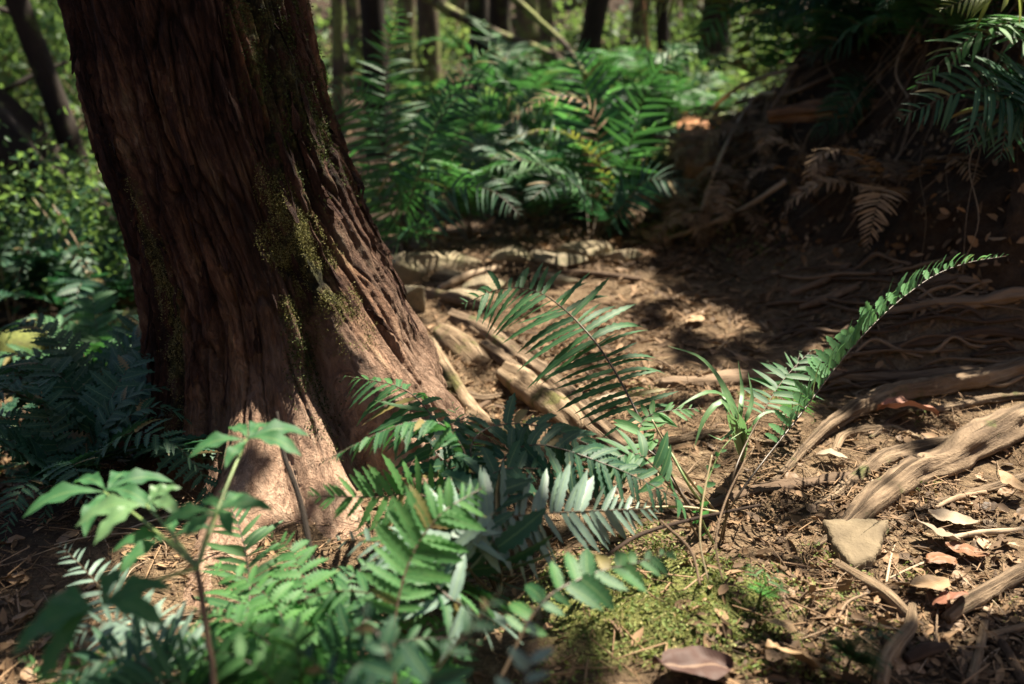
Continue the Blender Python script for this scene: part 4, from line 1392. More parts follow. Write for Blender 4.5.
J = at(197, 568, 1.42)
palm_leaf(P6, J, at(246, 440, 1.62), [((-1, -.3, -.05), 1), ((-.55, .9, .1), .85), ((.25, 1, .1), .9), ((1, .5, .05), 1.15), ((.95, -.2, 0), 1.05), ((-.2, -1, -.1), .75)], .105, .031, label='sunlit topmost leaf against the dark trunk')
palm_leaf(P6, J, at(146, 505, 1.5), [((-1, -.15, -.1), 1.15), ((-.75, -.75, -.2), .95), ((.3, .9, .35), .6), ((.55, .3, .3), .65), ((.8, -.4, .2), .8)], .105, .032, label='half-folded yellow-green leaf', mat='grass')
palm_leaf(P6, J, at(104, 492, 1.62), [((-1, -.3, -.05), 1.15), ((-.7, .6, .05), .9), ((.2, 1, .1), .8), ((.9, .5, .1), 1), ((1, -.3, 0), .9), ((.1, -1, -.1), .9)], .125, .034)
palm_leaf(P6, J, at(216, 512, 1.46), [((-1, -.2, -.05), 1), ((-.5, .8, .05), .8), ((.5, .8, .1), .9), ((1, .2, .1), 1.05), ((.6, -.8, 0), .8), ((-.4, -.9, 0), .8)], .09, .028)
palm_leaf(P6, J, at(98, 608, 1.16), [((-.9, -.55, -.15), 1.05), ((-.55, -.3, -.5), 1.05), ((.1, .7, .3), .75), ((.9, .45, .2), .95), ((1, -.2, .05), .95), ((-.9, .3, 0), .9)], .105, .036, label='large blurred leaf nearest the camera')
palm_leaf(P6, J, at(170, 540, 1.5), [((-1, .1, -.1), 1.1), ((-.7, -.7, -.1), 1), ((-.2, .9, .1), .8), ((.7, .5, .1), .8)], .10, .028)

# bare dark sapling stem and thin stems standing in the foreground
for name, pts, rr_, mt, label, cat in [
    ('bare_sapling', [at(325, 640, 1.75), at(312, 560, 1.8), at(300, 500, 1.85), at(284, 455, 1.9), at(277, 412, 1.94)], [.006, .006, .0055, .005, .003], 'bgbark_dark', 'bare thin dark sapling stem in front of the root flare', 'stem'),
    ('dry_stem', [ground(716, 512), at(690, 480, 2.2), at(668, 448, 2.2), at(652, 420, 2.2)], [.003, .003, .0025, .002], 'stalk_tan', 'pale dry stem rising left from the sword fern base', 'stem'),
    ('dry_stem', [ground(712, 515), at(692, 490, 2.15), at(676, 462, 2.15), at(664, 440, 2.2)], [.0035, .003, .003, .002], 'stalk_green', 'green-tan straight stem beside the pale dry stem', 'stem'),
    ('dry_stem', [at(560, 514, 2.0), at(620, 509, 2.05), at(680, 507, 2.1), at(718, 512, 2.12)], [.002, .003, .003, .0035], 'stalk_tan', 'long level dry stem pointing left from the sword fern base', 'stem'),
    ('dry_stem', [at(708, 580, 1.9), at(700, 540, 1.95), at(703, 500, 2.0), at(712, 455, 2.05)], [.002, .002, .002, .0015], 'stalk_tan', 'thin upright dead stem at the back of the moss', 'stem'),
    ('dry_stem', [at(722, 580, 1.88), at(716, 540, 1.92), at(726, 500, 2.0), at(745, 460, 2.1)], [.002, .002, .002, .0015], 'root_dark', 'thin dark dead stem slanting right behind the moss', 'stem'),
    ('dry_stem', [at(660, 520, 1.95), at(690, 550, 1.9), at(700, 585, 1.86)], [.002, .003, .0025], 'twig', 'grey broken twig standing in the moss', 'stem'),
    ('dry_stem', [at(600, 560, 1.85), at(640, 535, 1.95), at(690, 520, 2.05), at(760, 505, 2.1)], [.003, .004, .004, .003], 'root_dark', 'dark woody stem running from the fern tangle to the sword fern', 'stem'),
]:
    tag(link(name, tube(name, pts, rr_, seg=8, n=40, rough=.2), M[mt]), label, cat)

# small ferns and sprigs near the moss
def small_fern(name, label, b, tips, mat, lm, lacy=False, n=14):
    p = thing(name, label, 'fern', b)
    for i, (mid, tip) in enumerate(tips):
        add_frond(p, [b, mid, tip], mat=mat, lacy=lacy, n=n, Lmax=lm, t0=.15, seed=i + 70, up=(0, -.5, 1), r0=.0018)
    return p


small_fern('seedling_fern', 'tiny pale fern seedling on the right rim of the moss', ground(760, 598), [(at(765, 585, 1.83), at(785, 568, 1.9)), (at(760, 582, 1.84), at(748, 562, 1.92)), (at(775, 590, 1.82), at(795, 584, 1.86))], 'fern_bright', .035)
small_fern('seedling_fern', 'small dark green lacy fern in the bottom right shade', ground(850, 660), [(at(870, 640, 1.6), at(900, 632, 1.62)), (at(840, 640, 1.6), at(815, 630, 1.62)), (at(870, 655, 1.55), at(890, 665, 1.52)), (at(860, 642, 1.6), at(872, 620, 1.66)), (at(840, 655, 1.55), at(826, 668, 1.5))], 'fern_dark', .05, True, 12)
small_fern('seedling_fern', 'little fern with three paired leaflets behind the strap-leaved plant', ground(793, 415), [(at(793, 385, 2.75), at(800, 352, 2.8)), (at(790, 390, 2.72), at(768, 362, 2.76))], 'fern', .075)
small_fern('seedling_fern', 'small bright fern sprout between the tan roots', ground(470, 470), [(at(465, 440, 2.3), at(450, 398, 2.4)), (at(470, 440, 2.3), at(478, 410, 2.4))], 'fern_bright', .05)

# ================================================================== ferns further back
bb = ground(405, 252)
P7 = thing('fern', 'tall upright fern with wide feathered fronds right behind the old tree', 'fern', bb)
for i, (pts, mt, n_, lm, up_, st_) in enumerate([
    ([bb, at(392, 190, 4.85), at(386, 120, 4.85), at(388, 50, 4.9), at(400, 5, 4.8)], 'fern', 30, .23, (.1, -1, .2), 'stalk'),
    ([bb, at(398, 190, 4.7), at(370, 120, 4.6), at(345, 90, 4.4), at(322, 110, 4.3)], 'fern', 26, .2, (.2, -1, .3), 'stalk'),
    ([bb, at(415, 190, 4.8), at(428, 140, 4.8), at(455, 85, 4.85), at(495, 45, 4.9), at(508, 46, 4.95)], 'fern_bright', 30, .22, (-.6, -.7, .4), 'stalk_green'),
    ([bb, at(410, 200, 4.6), at(440, 120, 4.5), at(480, 85, 4.4), at(530, 110, 4.2)], 'fern', 28, .18, (-.3, -.8, .6), 'stalk'),
    ([bb, at(395, 220, 4.6), at(365, 180, 4.5), at(340, 165, 4.4)], 'fern', 22, .20, (0, -.8, .6), 'stalk'),
    ([bb, at(420, 220, 4.6), at(450, 190, 4.5), at(490, 190, 4.4), at(520, 215, 4.3)], 'fern_dark', 24, .2, (0, -.6, 1), 'stalk'),
]):
    add_frond(P7, pts, mat=mt, stalk=st_, n=int(n_ * 1.25), Lmax=lm, width=0.085, t0=.2, up=up_, seed=80 + i, droop=.38, m=6, r0=.004, sweep=(4, 35))
bb = ground(590, 246)
P8 = thing('fern', 'wide fern with lit, yellowed and withered fronds behind the path edging', 'fern', bb)
for i, (pts, mt, lm, up_, lb) in enumerate([
    ([bb, at(600, 210, 5.0), at(570, 180, 4.9), at(530, 162, 4.7), at(478, 158, 4.6)], 'fern_bright', .16, (0, -.5, 1), 'sunlit arching frond'),
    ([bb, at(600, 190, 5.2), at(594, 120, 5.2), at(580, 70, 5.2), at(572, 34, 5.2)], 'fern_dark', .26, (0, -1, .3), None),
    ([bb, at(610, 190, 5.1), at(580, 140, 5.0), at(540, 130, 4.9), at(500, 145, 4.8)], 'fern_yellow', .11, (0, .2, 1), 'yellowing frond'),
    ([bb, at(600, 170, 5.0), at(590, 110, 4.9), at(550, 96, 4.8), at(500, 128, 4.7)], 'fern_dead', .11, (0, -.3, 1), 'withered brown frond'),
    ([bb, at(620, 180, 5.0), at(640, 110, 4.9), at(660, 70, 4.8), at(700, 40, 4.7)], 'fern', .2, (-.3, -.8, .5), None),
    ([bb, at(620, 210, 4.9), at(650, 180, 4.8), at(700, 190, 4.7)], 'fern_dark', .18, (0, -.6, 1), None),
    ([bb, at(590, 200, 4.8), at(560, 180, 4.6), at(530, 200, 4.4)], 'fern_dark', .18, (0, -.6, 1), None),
    ([bb, at(580, 190, 5.2), at(530, 130, 5.2), at(480, 100, 5.2)], 'fern', .2, (0, -.8, .6), None),
]):
    add_frond(P8, pts, mat=mt, n=26, Lmax=lm, width=0.11, t0=.2, up=up_, seed=90 + i, droop=.22, m=6, r0=.004, label=lb)

for i, (px, py, sc_, nf, kind, mt, lb) in enumerate([
    (470, 240, .75, 9, 'sword', 'fern', 'bushy fern just right of the tall upright fern'),
    (565, 222, .85, 10, 'sword', 'fern_bright', 'bright fern in the middle of the thicket behind the edging'),
    (440, 215, .9, 9, 'sword', 'fern', 'fern half hidden by the tall upright fern'),
    (620, 228, .7, 9, 'sword', 'fern_bright', 'bright low fern at the foot of the bank'),
    (500, 180, 1.3, 10, 'sword', 'fern', 'tall fern at the back of the thicket'),
    (570, 165, 1.35, 10, 'sword', 'fern', 'tall fern below the diagonal mossy branch'),
    (535, 236, .7, 9, 'sword', 'fern_dark', 'dark fern left of the fern with the yellowed frond'),
    (640, 205, .8, 8, 'sword', 'fern', 'green fern beside the left end of the bank'),
    (515, 205, .8, 9, 'sword', 'fern', 'fern low in the thicket left of the yellowed frond'),
    (600, 195, .8, 9, 'sword', 'fern_dark', 'shaded fern below the dark bent tree'),
    (650, 165, 1.1, 9, 'sword', 'fern', 'fern on the slope behind the mossy dead branch'),
]):
    fern(ground(px, py), lb, sc_, nf, kind, mt, 'ferns behind the path', seed=i + 3, tilt=(-42, 8))

for i, (px, py, sc_, nf, kind, mt, lb) in enumerate([
    (120, 335, .9, 10, 'lacy', 'fern_dark', 'soft lacy fern touching the left side of the old trunk'),
    (60, 310, .9, 10, 'lacy', 'fern_dark', 'dark lacy fern behind the mossy log'),
    (10, 300, .8, 8, 'sword', 'fern_bright', 'bright fern at the left edge above the mossy log'),
    (115, 425, .6, 10, 'lacy', 'fern_dark', 'lacy fern in front of the mossy log near the trunk'),
    (95, 445, .5, 10, 'lacy', 'fern_dark', 'low lacy fern in the middle of the left hollow'),
    (125, 470, .55, 10, 'lacy', 'fern_dark', 'lacy fern at the foot of the old trunk on its left side'),
    (75, 500, .45, 10, 'lacy', 'fern_dark', 'lowest lacy fern in the left hollow'),
    (110, 275, .9, 8, 'lacy', 'fern_dark', 'far lacy fern under the dark stump'),
    (30, 262, .9, 8, 'lacy', 'fern_dark', 'farthest fern at the left edge'),
    (110, 390, .55, 9, 'lacy', 'fern', 'lacy fern hanging over the mossy log'),
    (-45, 500, .5, 10, 'lacy', 'fern_dark', 'fern cut by the left edge of the hollow'),
]):
    fern(ground(px, py), lb, sc_, nf, kind, mt, 'ferns in the hollow left of the tree', seed=i + 40, tilt=(-5, 25))

# ferns on the bank
for i, (b_, fr, lb) in enumerate([
    ((770, 30, .0), [([(740, 0), (700, 40), (650, 105)], 'fern_bright', .16, (-.3, -.6, 1)), ([(790, 5), (740, 8), (690, 50), (640, 130)], 'fern', .2, (-.2, -.7, .8)), ([(720, -10), (670, 0), (620, 30)], 'fern_yellow', .2, (0, -.5, 1)), ([(780, -20), (760, -40), (700, -30)], 'fern_bright', .2, (0, -.6, 1))], 'lit fern arching left over the rotten stump'),
    ((870, 8, .05), [([(830, -5), (780, 5), (740, 45)], 'fern', .2, (0, -.8, .6)), ([(850, -20), (800, -10), (760, 20)], 'fern_dark', .2, (0, -.8, .6)), ([(870, 20), (840, 40), (800, 60)], 'fern_dark', .16, (0, -.8, .6))], 'dark fern on the bank top above the hollow'),
    ((1045, 15, .05), [([(1000, 25), (960, 45), (915, 88)], 'fern_bright', .13, (-.3, -.5, 1)), ([(1030, 40), (990, 35), (950, 60)], 'fern', .1, (0, -.6, .8)), ([(1020, -10), (980, -5), (940, 10)], 'fern_yellow', .14, (0, -.6, .8))], 'bright drooping fern at the top right corner of the bank'),
    ((1040, 75, .05), [([(990, 85), (950, 95), (900, 118)], 'fern_dark', .16, (0, -.9, .5)), ([(1010, 95), (985, 110), (965, 150)], 'fern_dark', .16, (0, -.9, .5)), ([(1030, 100), (1010, 115), (1000, 160)], 'fern_dark', .16, (0, -.9, .5))], 'dark hanging fern beside the splintered branch stub'),
    ((875, 80, .02), [([(855, 85), (840, 105), (812, 140)], 'fern_dark', .13, (0, -.9, .5)), ([(860, 95), (850, 110), (840, 135)], 'fern_dark', .1, (0, -.9, .5))], 'small blue-green fern hanging left of the splintered branch stub'),
]):
    bp, bn = on_bank_n(b_[0], b_[1])
    dB = proj(bp)[2]
    p = thing('fern', lb, 'fern', bp, 0, 'ferns growing on the bank')
    for j, (pp, mt, lm, up_) in enumerate(fr):
        n_ = len(pp)
        dts = []
        for (px, py) in pp:
            q_, _n = on_bank_n(px, py)
            dts.append(min(proj(q_)[2], dB) - 0.28)
        dts = [min(a, dB - .12) for a in dts]
        add_frond(p, [bp] + [at(px, py, d_) for (px, py), d_ in zip(pp, dts)], mat=mt, n=26, Lmax=lm, width=.14, t0=.15, up=up_, seed=120 + i * 7 + j, m=6, r0=.003, droop=.3)
for i, (px, py, sc_, nf, mt, dead, lb) in enumerate([
    (1000, -40, .8, 9, 'fern', 0, 'fern high on the right part of the bank'),
    (690, 60, .6, 8, 'fern', 0, 'green fern crowning the left end of the bank'),
    (810, 55, .6, 8, 'fern', 0, 'fern on the rim right of the bank hollow'),
    (880, 45, .6, 8, 'fern_dark', 0, 'shaded fern above the splintered branch stub'),
    (960, 60, .6, 8, 'fern', 0, 'fern below the bright drooping fern on the bank'),
    (700, 45, .7, 9, 'fern', 0, 'arching fern on the skyline of the bank above the hollow'),
    (770, 20, .8, 9, 'fern', 0, 'green fern on the skyline of the bank right of the hollow'),
    (815, 70, .6, 9, 'fern', 0, 'fern spreading over the rim between the hollow and the branch stub'),
    (905, 60, .65, 9, 'fern', 0, 'fern spreading over the rim above the tip of the branch stub'),
    (945, 30, .7, 9, 'fern_bright', 0, 'pale fern high on the bank left of the drooping fern'),
    (850, 10, .7, 8, 'fern', 0, 'fern near the frame top in the middle of the bank'),
    (720, 225, .45, 8, 'fern_dead', 0, 'withered fern heap where the bank meets the path'),
    (770, 140, .5, 8, 'fern_dead', 0, 'withered fern hanging at the right rim of the hollow'),
    (830, 190, .5, 8, 'fern_dead', 0, 'withered fern dangling in the middle of the bank'),
    (900, 200, .5, 8, 'fern_dead', 0, 'withered fern dangling low on the right part of the bank'),
    (930, -20, .8, 9, 'fern_dark', 2, 'fern with two withered fronds high on the bank'),
    (690, 195, .55, 8, 'fern_dead', 0, 'withered brown fern at the left foot of the bank'),
    (735, 160, .5, 8, 'fern_dead', 0, 'withered brown fern under the long pale stick'),
    (665, 225, .5, 7, 'fern_dead', 0, 'withered fern lying beside the rightmost edging stone'),
    (650, 150, .6, 7, 'fern', 0, 'small fern sprouting left of the mossy dead branch'),
    (760, 190, .5, 7, 'fern_dead', 0, 'withered fern lying below the bank hollow'),
]):
    q_, n_ = on_bank_n(px, py)
    fern(tuple(q_ + n_ * .02), lb, sc_, nf, 'sword', mt, 'ferns growing on the bank', seed=i + 70, tilt=(5, 45) if mt == 'fern_dead' else (-10, 25), dead=dead)

# ================================================================== mossy log and dark stump on the left
lp = [ground(-40, 392), ground(20, 380), ground(80, 366), ground(150, 360)]
lg = link('mossy_log', tube('mossy_log', [p + np.array([0, 0, .14]) for p in lp], [.09, .10, .10, .09], seg=24, n=80, rough=.25), M['mosslog'])
tag(lg, 'moss-covered fallen log among the ferns left of the old tree', 'log')
landmark('mossy log', lp[1])
sp_ = [ground(25, 285)]
sp_ = sp_[0] + np.array([0, .3, 0])
st_ = thing('dark_stump', 'big dark rotting stump with bare branches at the left edge', 'stump', sp_)
hgt_ = 1.0
child('stump_wood', tube('stump_wood', [sp_ + [-.25, .1, -.2], sp_ + [-.2, .05, .3], sp_ + [-.3, 0, .75], sp_ + [-.42, 0, 1.2]], [.74, .56, .44, .2], seg=48, n=90, rough=.8, groove=.7), M['bgbark_dark'], st_)
for pts, r0 in [([(40, 270), (60, 215), (78, 190), (100, 175)], .014), ([(30, 190), (55, 200), (78, 225), (95, 262)], .018), ([(20, 260), (30, 210), (45, 150), (40, 110)], .02)]:
    dd_ = proj(sp_)[2] - .35
    child('branch', tube('branch', [at(a, b, dd_) for a, b in pts], np.linspace(r0, r0 * .5, len(pts)), seg=8, n=30, rough=.3), M['twig'] if r0 < .015 else M['bgbark_dark'], st_)

# ================================================================== trees in the background
BGT = []


def bg_tree(px0, px1, dist, rpx, mat, label, bend=0.0, crown=True, branches=(), h=7.0, py_base=None):
    """trunk seen at px1 near its base and px0 at the top of the frame, dist metres away"""
    x1 = (px1 - 512) / FX * dist * 1.0
    y1 = dist / math.cos(PITCH) * 0.985
    b = np.array([x1, y1, gz(x1, y1) - .1])
    x0 = (px0 - 512) / FX * dist
    slope = (x0 - x1) / max(0.6, 1.3 - b[2])
    p = thing('background_tree', label, 'tree', b, 0, 'trees behind the path')
    r = 1.3 * rpx / FX * dist
    pts = [b + np.array([slope * t + bend * math.sin(t * 1.3), .05 * math.sin(t), t]) for t in np.array([0, .5, 1.0, 1.6, 2.6, 4.2, h])]
    child('trunk', tube('trunk', pts, [r * 1.35, r * 1.1, r, r * .97, r * .9, r * .7, r * .35], seg=14, n=70, rough=.18, seed=px1), M[mat], p)
    for bp in branches:
        P_ = [at(*q) for q in bp[0]]
        child('branch', tube('branch', P_, np.linspace(bp[1], bp[1] * .6, len(P_)), seg=10, n=40, rough=.25, seed=px1 * .1), M[bp[2]], p)
    p['_top'] = list(map(float, pts[-1]))
    BGT.append(p)
    return p


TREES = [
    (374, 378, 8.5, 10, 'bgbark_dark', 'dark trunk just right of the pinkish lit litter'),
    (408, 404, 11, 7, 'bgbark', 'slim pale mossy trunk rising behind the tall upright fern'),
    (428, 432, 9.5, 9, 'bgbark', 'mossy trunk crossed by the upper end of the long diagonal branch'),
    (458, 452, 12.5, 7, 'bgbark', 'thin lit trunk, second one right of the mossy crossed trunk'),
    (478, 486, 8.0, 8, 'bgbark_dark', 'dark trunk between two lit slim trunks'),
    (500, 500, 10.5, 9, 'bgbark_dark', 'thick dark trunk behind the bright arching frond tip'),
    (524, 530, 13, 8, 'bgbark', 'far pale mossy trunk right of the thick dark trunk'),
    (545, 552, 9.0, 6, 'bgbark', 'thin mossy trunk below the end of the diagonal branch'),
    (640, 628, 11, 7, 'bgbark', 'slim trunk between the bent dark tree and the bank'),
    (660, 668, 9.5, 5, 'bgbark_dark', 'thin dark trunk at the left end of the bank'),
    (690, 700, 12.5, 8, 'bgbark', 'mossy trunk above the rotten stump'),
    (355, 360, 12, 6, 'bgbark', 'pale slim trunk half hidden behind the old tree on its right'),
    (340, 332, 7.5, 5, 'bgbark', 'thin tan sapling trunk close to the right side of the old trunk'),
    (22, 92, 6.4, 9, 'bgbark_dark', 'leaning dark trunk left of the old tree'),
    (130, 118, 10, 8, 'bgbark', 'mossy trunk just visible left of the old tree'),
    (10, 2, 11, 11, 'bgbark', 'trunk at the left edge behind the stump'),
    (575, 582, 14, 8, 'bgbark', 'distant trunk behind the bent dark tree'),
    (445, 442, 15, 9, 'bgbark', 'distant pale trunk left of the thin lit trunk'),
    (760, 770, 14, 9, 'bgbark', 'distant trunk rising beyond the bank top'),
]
for t_ in TREES:
    br = []
    if t_[1] == 432:
        br = [([(400, -25, 8.2), (445, 8, 8.0), (500, 35, 7.9), (545, 52, 7.8), (575, 72, 7.7)], .05, 'bgbark')]
    if t_[1] == 92:
        br = [([(-20, 100, 6.8), (10, 88, 6.8), (40, 72, 6.9), (68, 62, 7.0)], .022, 'bgbark_dark'), ([(52, 60, 7.4), (20, 20, 7.2), (-10, 5, 7)], .03, 'bgbark_dark')]
    bg_tree(*t_, branches=br)
bt_ = bg_tree(596, 572, 9.0, 9, 'bgbark_dark', 'dark tree with one low crooked mossy limb in the background', branches=[
    ([(505, -10, 7.1), (540, 22, 7.1), (565, 45, 7.0), (585, 75, 6.9)], .03, 'bgbark')])
sap = thing('sapling', 'thin reddish sapling stem standing left of the bank', 'sapling', ground(664, 160))
sp0 = np.array(sap.location)
child('stem', tube('stem', [sp0, at(654, 90, proj(sp0)[2]), at(646, 30, proj(sp0)[2]), at(640, -40, proj(sp0)[2])], [.016, .014, .013, .012], seg=8, n=30, rough=.15), M['rotten'], sap)

# leafy shrubs between the trunks
def shrub_local(k):
    rg = np.random.default_rng(k + 500)
    n = 800
    cl = rg.uniform(-1, 1, (16, 3)) * [.55, .55, .55] + [0, 0, .75]
    c = cl[rg.integers(0, 16, n)] + rg.normal(0, .15, (n, 3))
    lv = stamp('foliage', c, rg.normal(0, 1, (n, 3)) + [0, 0, .6], rg.uniform(0, 6.28, n), rg.uniform(.035, .10, n), T_BIT, F_BIT)
    lv.materials.append(M['shrub'])
    stx = []
    for i in range(5):
        e = cl[i]
        stx.append(tube('stem', [(0, 0, -.1), (e[0] * .3, e[1] * .3, e[2] * .5), tuple(e)], [.012, .009, .004], seg=5, n=14))
        stx[-1].materials.append(M['twig'])
    return lv, stx


SHR = [shrub_local(i) for i in range(5)]
SHRUBS = []
for i in range(39):
    if i < 20 or i >= 34:
        px = random.uniform(-60, 130)
    else:
        px = random.uniform(310, 760)
    y = random.uniform(4.9, 6.6) if i >= 34 else random.uniform(8.6, 13.5) if i < 20 else random.uniform(9, 14)
    x = (px - 512) / FX * y
    s_ = random.uniform(.7, 1.35) if i < 20 else random.uniform(.5, .8)
    p = thing('shrub', 'shrub', 'shrub', (x, y, gz(x, y)), random.uniform(0, 6.28), 'leafy shrubs between the background trunks')
    lv, stx = SHR[i % 5]
    o = link('foliage', lv); o.parent = p
    for s__ in stx[:3]:
        o = link('stem', s__); o.parent = p
    p.scale = (s_, s_, s_)
    SHRUBS.append((p, px, y))

# far wood: leaf mass nobody could count, on the rising ground
n = 40000
fx_ = RNG.uniform(-16, 16, n)
fy_ = RNG.uniform(12, 26, n)
keep = np.abs(fx_) < fy_ * 0.75
fx_, fy_ = fx_[keep], fy_[keep]
fz_ = height(fx_, fy_) + RNG.uniform(0, 1, len(fx_)) ** 1.5 * 4.5
dens = (fbm(fx_ * .7, fy_ * .7, fz_ * .8, 3) > 0.14) & ~((np.abs(fx_ / fy_ + .165) < .035))
P_ = np.column_stack([fx_, fy_, fz_])[dens]
fo = link('far_foliage', stamp('far_foliage', P_, RNG.normal(0, 1, P_.shape) + [0, 0, .5], RNG.uniform(0, 6.28, len(P_)), RNG.uniform(.09, .24, len(P_)), T_BIT, F_BIT), M['shrub'])
fo['kind'] = 'stuff'
n = 26000
ux, uy = RNG.uniform(-9, 7, n), RNG.uniform(6.3, 14.0, n)
keep = (np.abs(ux) < uy * .72) & (fbm(ux * .9, uy * .9, 6.0, 3) > -.08)
ux, uy = ux[keep], uy[keep]
uz = height(ux, uy) + RNG.uniform(0, 1, len(ux)) ** 2 * (.25 + .55 * np.clip(fbm(ux * .8, uy * .8, 2.0, 2) + .4, 0, 1))
Pu = np.column_stack([ux, uy, uz])
un = link('undergrowth', stamp('undergrowth', Pu, RNG.normal(0, .6, Pu.shape) + [0, 0, .8], RNG.uniform(0, 6.28, len(Pu)), RNG.uniform(.05, .15, len(Pu)), T_BIT, F_BIT), M['shrub'])
un['kind'] = 'stuff'

# ================================================================== moss
def scatter_trunk(name, mask, n, size, mat, label):
    V = TV.reshape(-1, 3)
    w = mask * (V[:, 2] > -.02) * (V[:, 2] < 1.35)
    w = np.where(w > 0.12, w, 0)
    idx = RNG.choice(len(V), n, p=w / w.sum())
    Nn = np.zeros((len(V), 3), np.float32)
    me = trunk_me
    nn = np.empty(len(me.vertices) * 3, np.float32)
    me.vertices.foreach_get('normal', nn)
    nn = nn.reshape(-1, 3)[idx]
    P_ = V[idx] + RNG.normal(0, .004, (n, 3)) + nn * .003
    o = child(name, stamp(name, P_, nn, RNG.uniform(0, 6.28, n), RNG.uniform(size[0], size[1], n), T_BIT, F_BIT, .9), M[mat], tree)
    o['kind'] = 'stuff'
    o['label'] = label
    return o


nse = np.clip(fbm(TV[..., 0] * 22, TV[..., 1] * 22, TV[..., 2] * 16, 3).ravel() * 1.5 + .45, 0, 1.5)
scatter_trunk('moss', np.exp(-((mz - .56) / .17) ** 2) * aw(-54, 13) * nse, 13000, (.002, .006), 'moss_trunk', 'bright leafy moss patch on the right buttress')
scatter_trunk('moss', np.exp(-((mz - .44) / .33) ** 2) * aw(-124, 7) * nse, 7000, (.002, .006), 'moss_trunk', 'yellow-green moss strip down the left edge of the trunk')
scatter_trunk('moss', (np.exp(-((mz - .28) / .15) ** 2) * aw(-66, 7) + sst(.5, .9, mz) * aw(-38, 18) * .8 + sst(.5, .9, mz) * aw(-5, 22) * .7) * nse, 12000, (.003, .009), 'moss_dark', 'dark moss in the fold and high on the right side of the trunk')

n = 90000
xy = np.column_stack([RNG.uniform(-.4, 1.3, n), RNG.uniform(1.2, 3.2, n)])
mg = 1.05 * bump2(xy[:, 0], xy[:, 1], .30, 1.72, .40, .30) + .6 * bump2(xy[:, 0], xy[:, 1], .95, 3.0, .3, .07)
mg = mg + .7 * fbm(xy[:, 0] * 9, xy[:, 1] * 9, 4.0, 3)
xy = xy[mg > .52 + .25 * RNG.uniform(-1, 1, len(mg))]
P_, Nn = on_ground(xy)
P_[:, 2] += RNG.uniform(0, .024, len(P_)) * np.clip(.5 + 1.5 * fbm(P_[:, 0] * 16, P_[:, 1] * 16, 0, 2), .1, 2)
mo = link('moss_carpet', stamp('moss_carpet', P_, Nn, RNG.uniform(0, 6.28, len(P_)), RNG.uniform(.004, .013, len(P_)), T_BIT, F_BIT, 1.0), M['moss'])
mo['kind'] = 'stuff'
landmark('moss hump', ground(680, 600))


# ================================================================== litter
def rand_ground(n, xr_, yr_, dens=None):
    xy = np.column_stack([RNG.uniform(*xr_, n), RNG.uniform(*yr_, n)])
    xy = xy[~inside_trunk(xy)]
    if dens is not None:
        xy = xy[RNG.uniform(0, 1, len(xy)) < dens(xy)]
    return xy


def dens_near(xy):
    return np.clip(.35 + .8 * fbm(xy[:, 0] * 3, xy[:, 1] * 3, 8.0, 3), .1, 1) * (1 - .6 * bump2(xy[:, 0], xy[:, 1], .3, 1.7, .3, .2))


def litter_obj(name, xy, size, T, F, mat, lift=.004, jit=.35):
    P_, Nn = on_ground(xy)
    n = len(P_)
    P_[:, 2] += RNG.uniform(0, lift * 2, n) + .003
    o = link(name, stamp(name, P_, Nn, RNG.uniform(0, 6.28, n), size(n), T, F, jit), M[mat])
    o['kind'] = 'stuff'
    return o


litter_obj('leaf_litter', rand_ground(26000, (-1.9, 2.6), (1.1, 5.6), dens_near), lambda n: np.column_stack([RNG.uniform(.5, 1.1, n), np.ones(n), np.ones(n)]) * RNG.lognormal(math.log(.026), .5, n).clip(.008, .085)[:, None], T_BIT, F_BIT, 'litter', .006, .45)
litter_obj('needle_litter', rand_ground(60000, (-1.5, 2.2), (1.1, 5.0), dens_near), lambda n: np.column_stack([RNG.uniform(.0005, .0014, n), RNG.lognormal(math.log(.016), .5, n).clip(.006, .06), RNG.uniform(.0005, .0012, n)]), T_NEE, F_NEE, 'litter', .008, .3)
litter_obj('leaf_litter', rand_ground(9000, (.35, 1.6), (1.2, 2.3), dens_near), lambda n: np.column_stack([RNG.uniform(.4, 1.3, n), np.ones(n), np.ones(n)]) * RNG.lognormal(math.log(.022), .45, n).clip(.008, .06)[:, None], T_BIT, F_BIT, 'litter', .006, .4)
litter_obj('twig_litter', rand_ground(7000, (-1.4, 2.2), (1.1, 5.0), dens_near), lambda n: np.column_stack([RNG.uniform(.0010, .0028, n), RNG.lognormal(math.log(.032), .5, n).clip(.012, .12), RNG.uniform(.0008, .002, n)]), T_NEE, F_NEE, 'litter', .010, .2)
litter_obj('soil_crumbs', rand_ground(40000, (-1.2, 1.9), (1.2, 4.0), dens_near), lambda n: RNG.uniform(.003, .010, n), T_BIT, F_BIT, 'litter', .003, .8)
litter_obj('leaf_litter', rand_ground(16000, (-7, 8), (4.6, 14), None), lambda n: RNG.lognormal(math.log(.05), .5, n).clip(.015, .12), T_BIT, F_BIT, 'litter', .01, .5)
litter_obj('leaf_litter', rand_ground(9000, (.0, 2.4), (3.0, 5.2), dens_near), lambda n: np.column_stack([RNG.uniform(.15, .5, n), np.ones(n), np.full(n, .5)]) * RNG.uniform(.03, .12, n)[:, None], T_BIT, F_BIT, 'litter', .008, .3)
litter_obj('leaf_litter', rand_ground(3500, (-2.2, -.9), (2.6, 4.2), None), lambda n: RNG.uniform(.02, .07, n), T_BIT, F_BIT, 'litter', .02, .5)
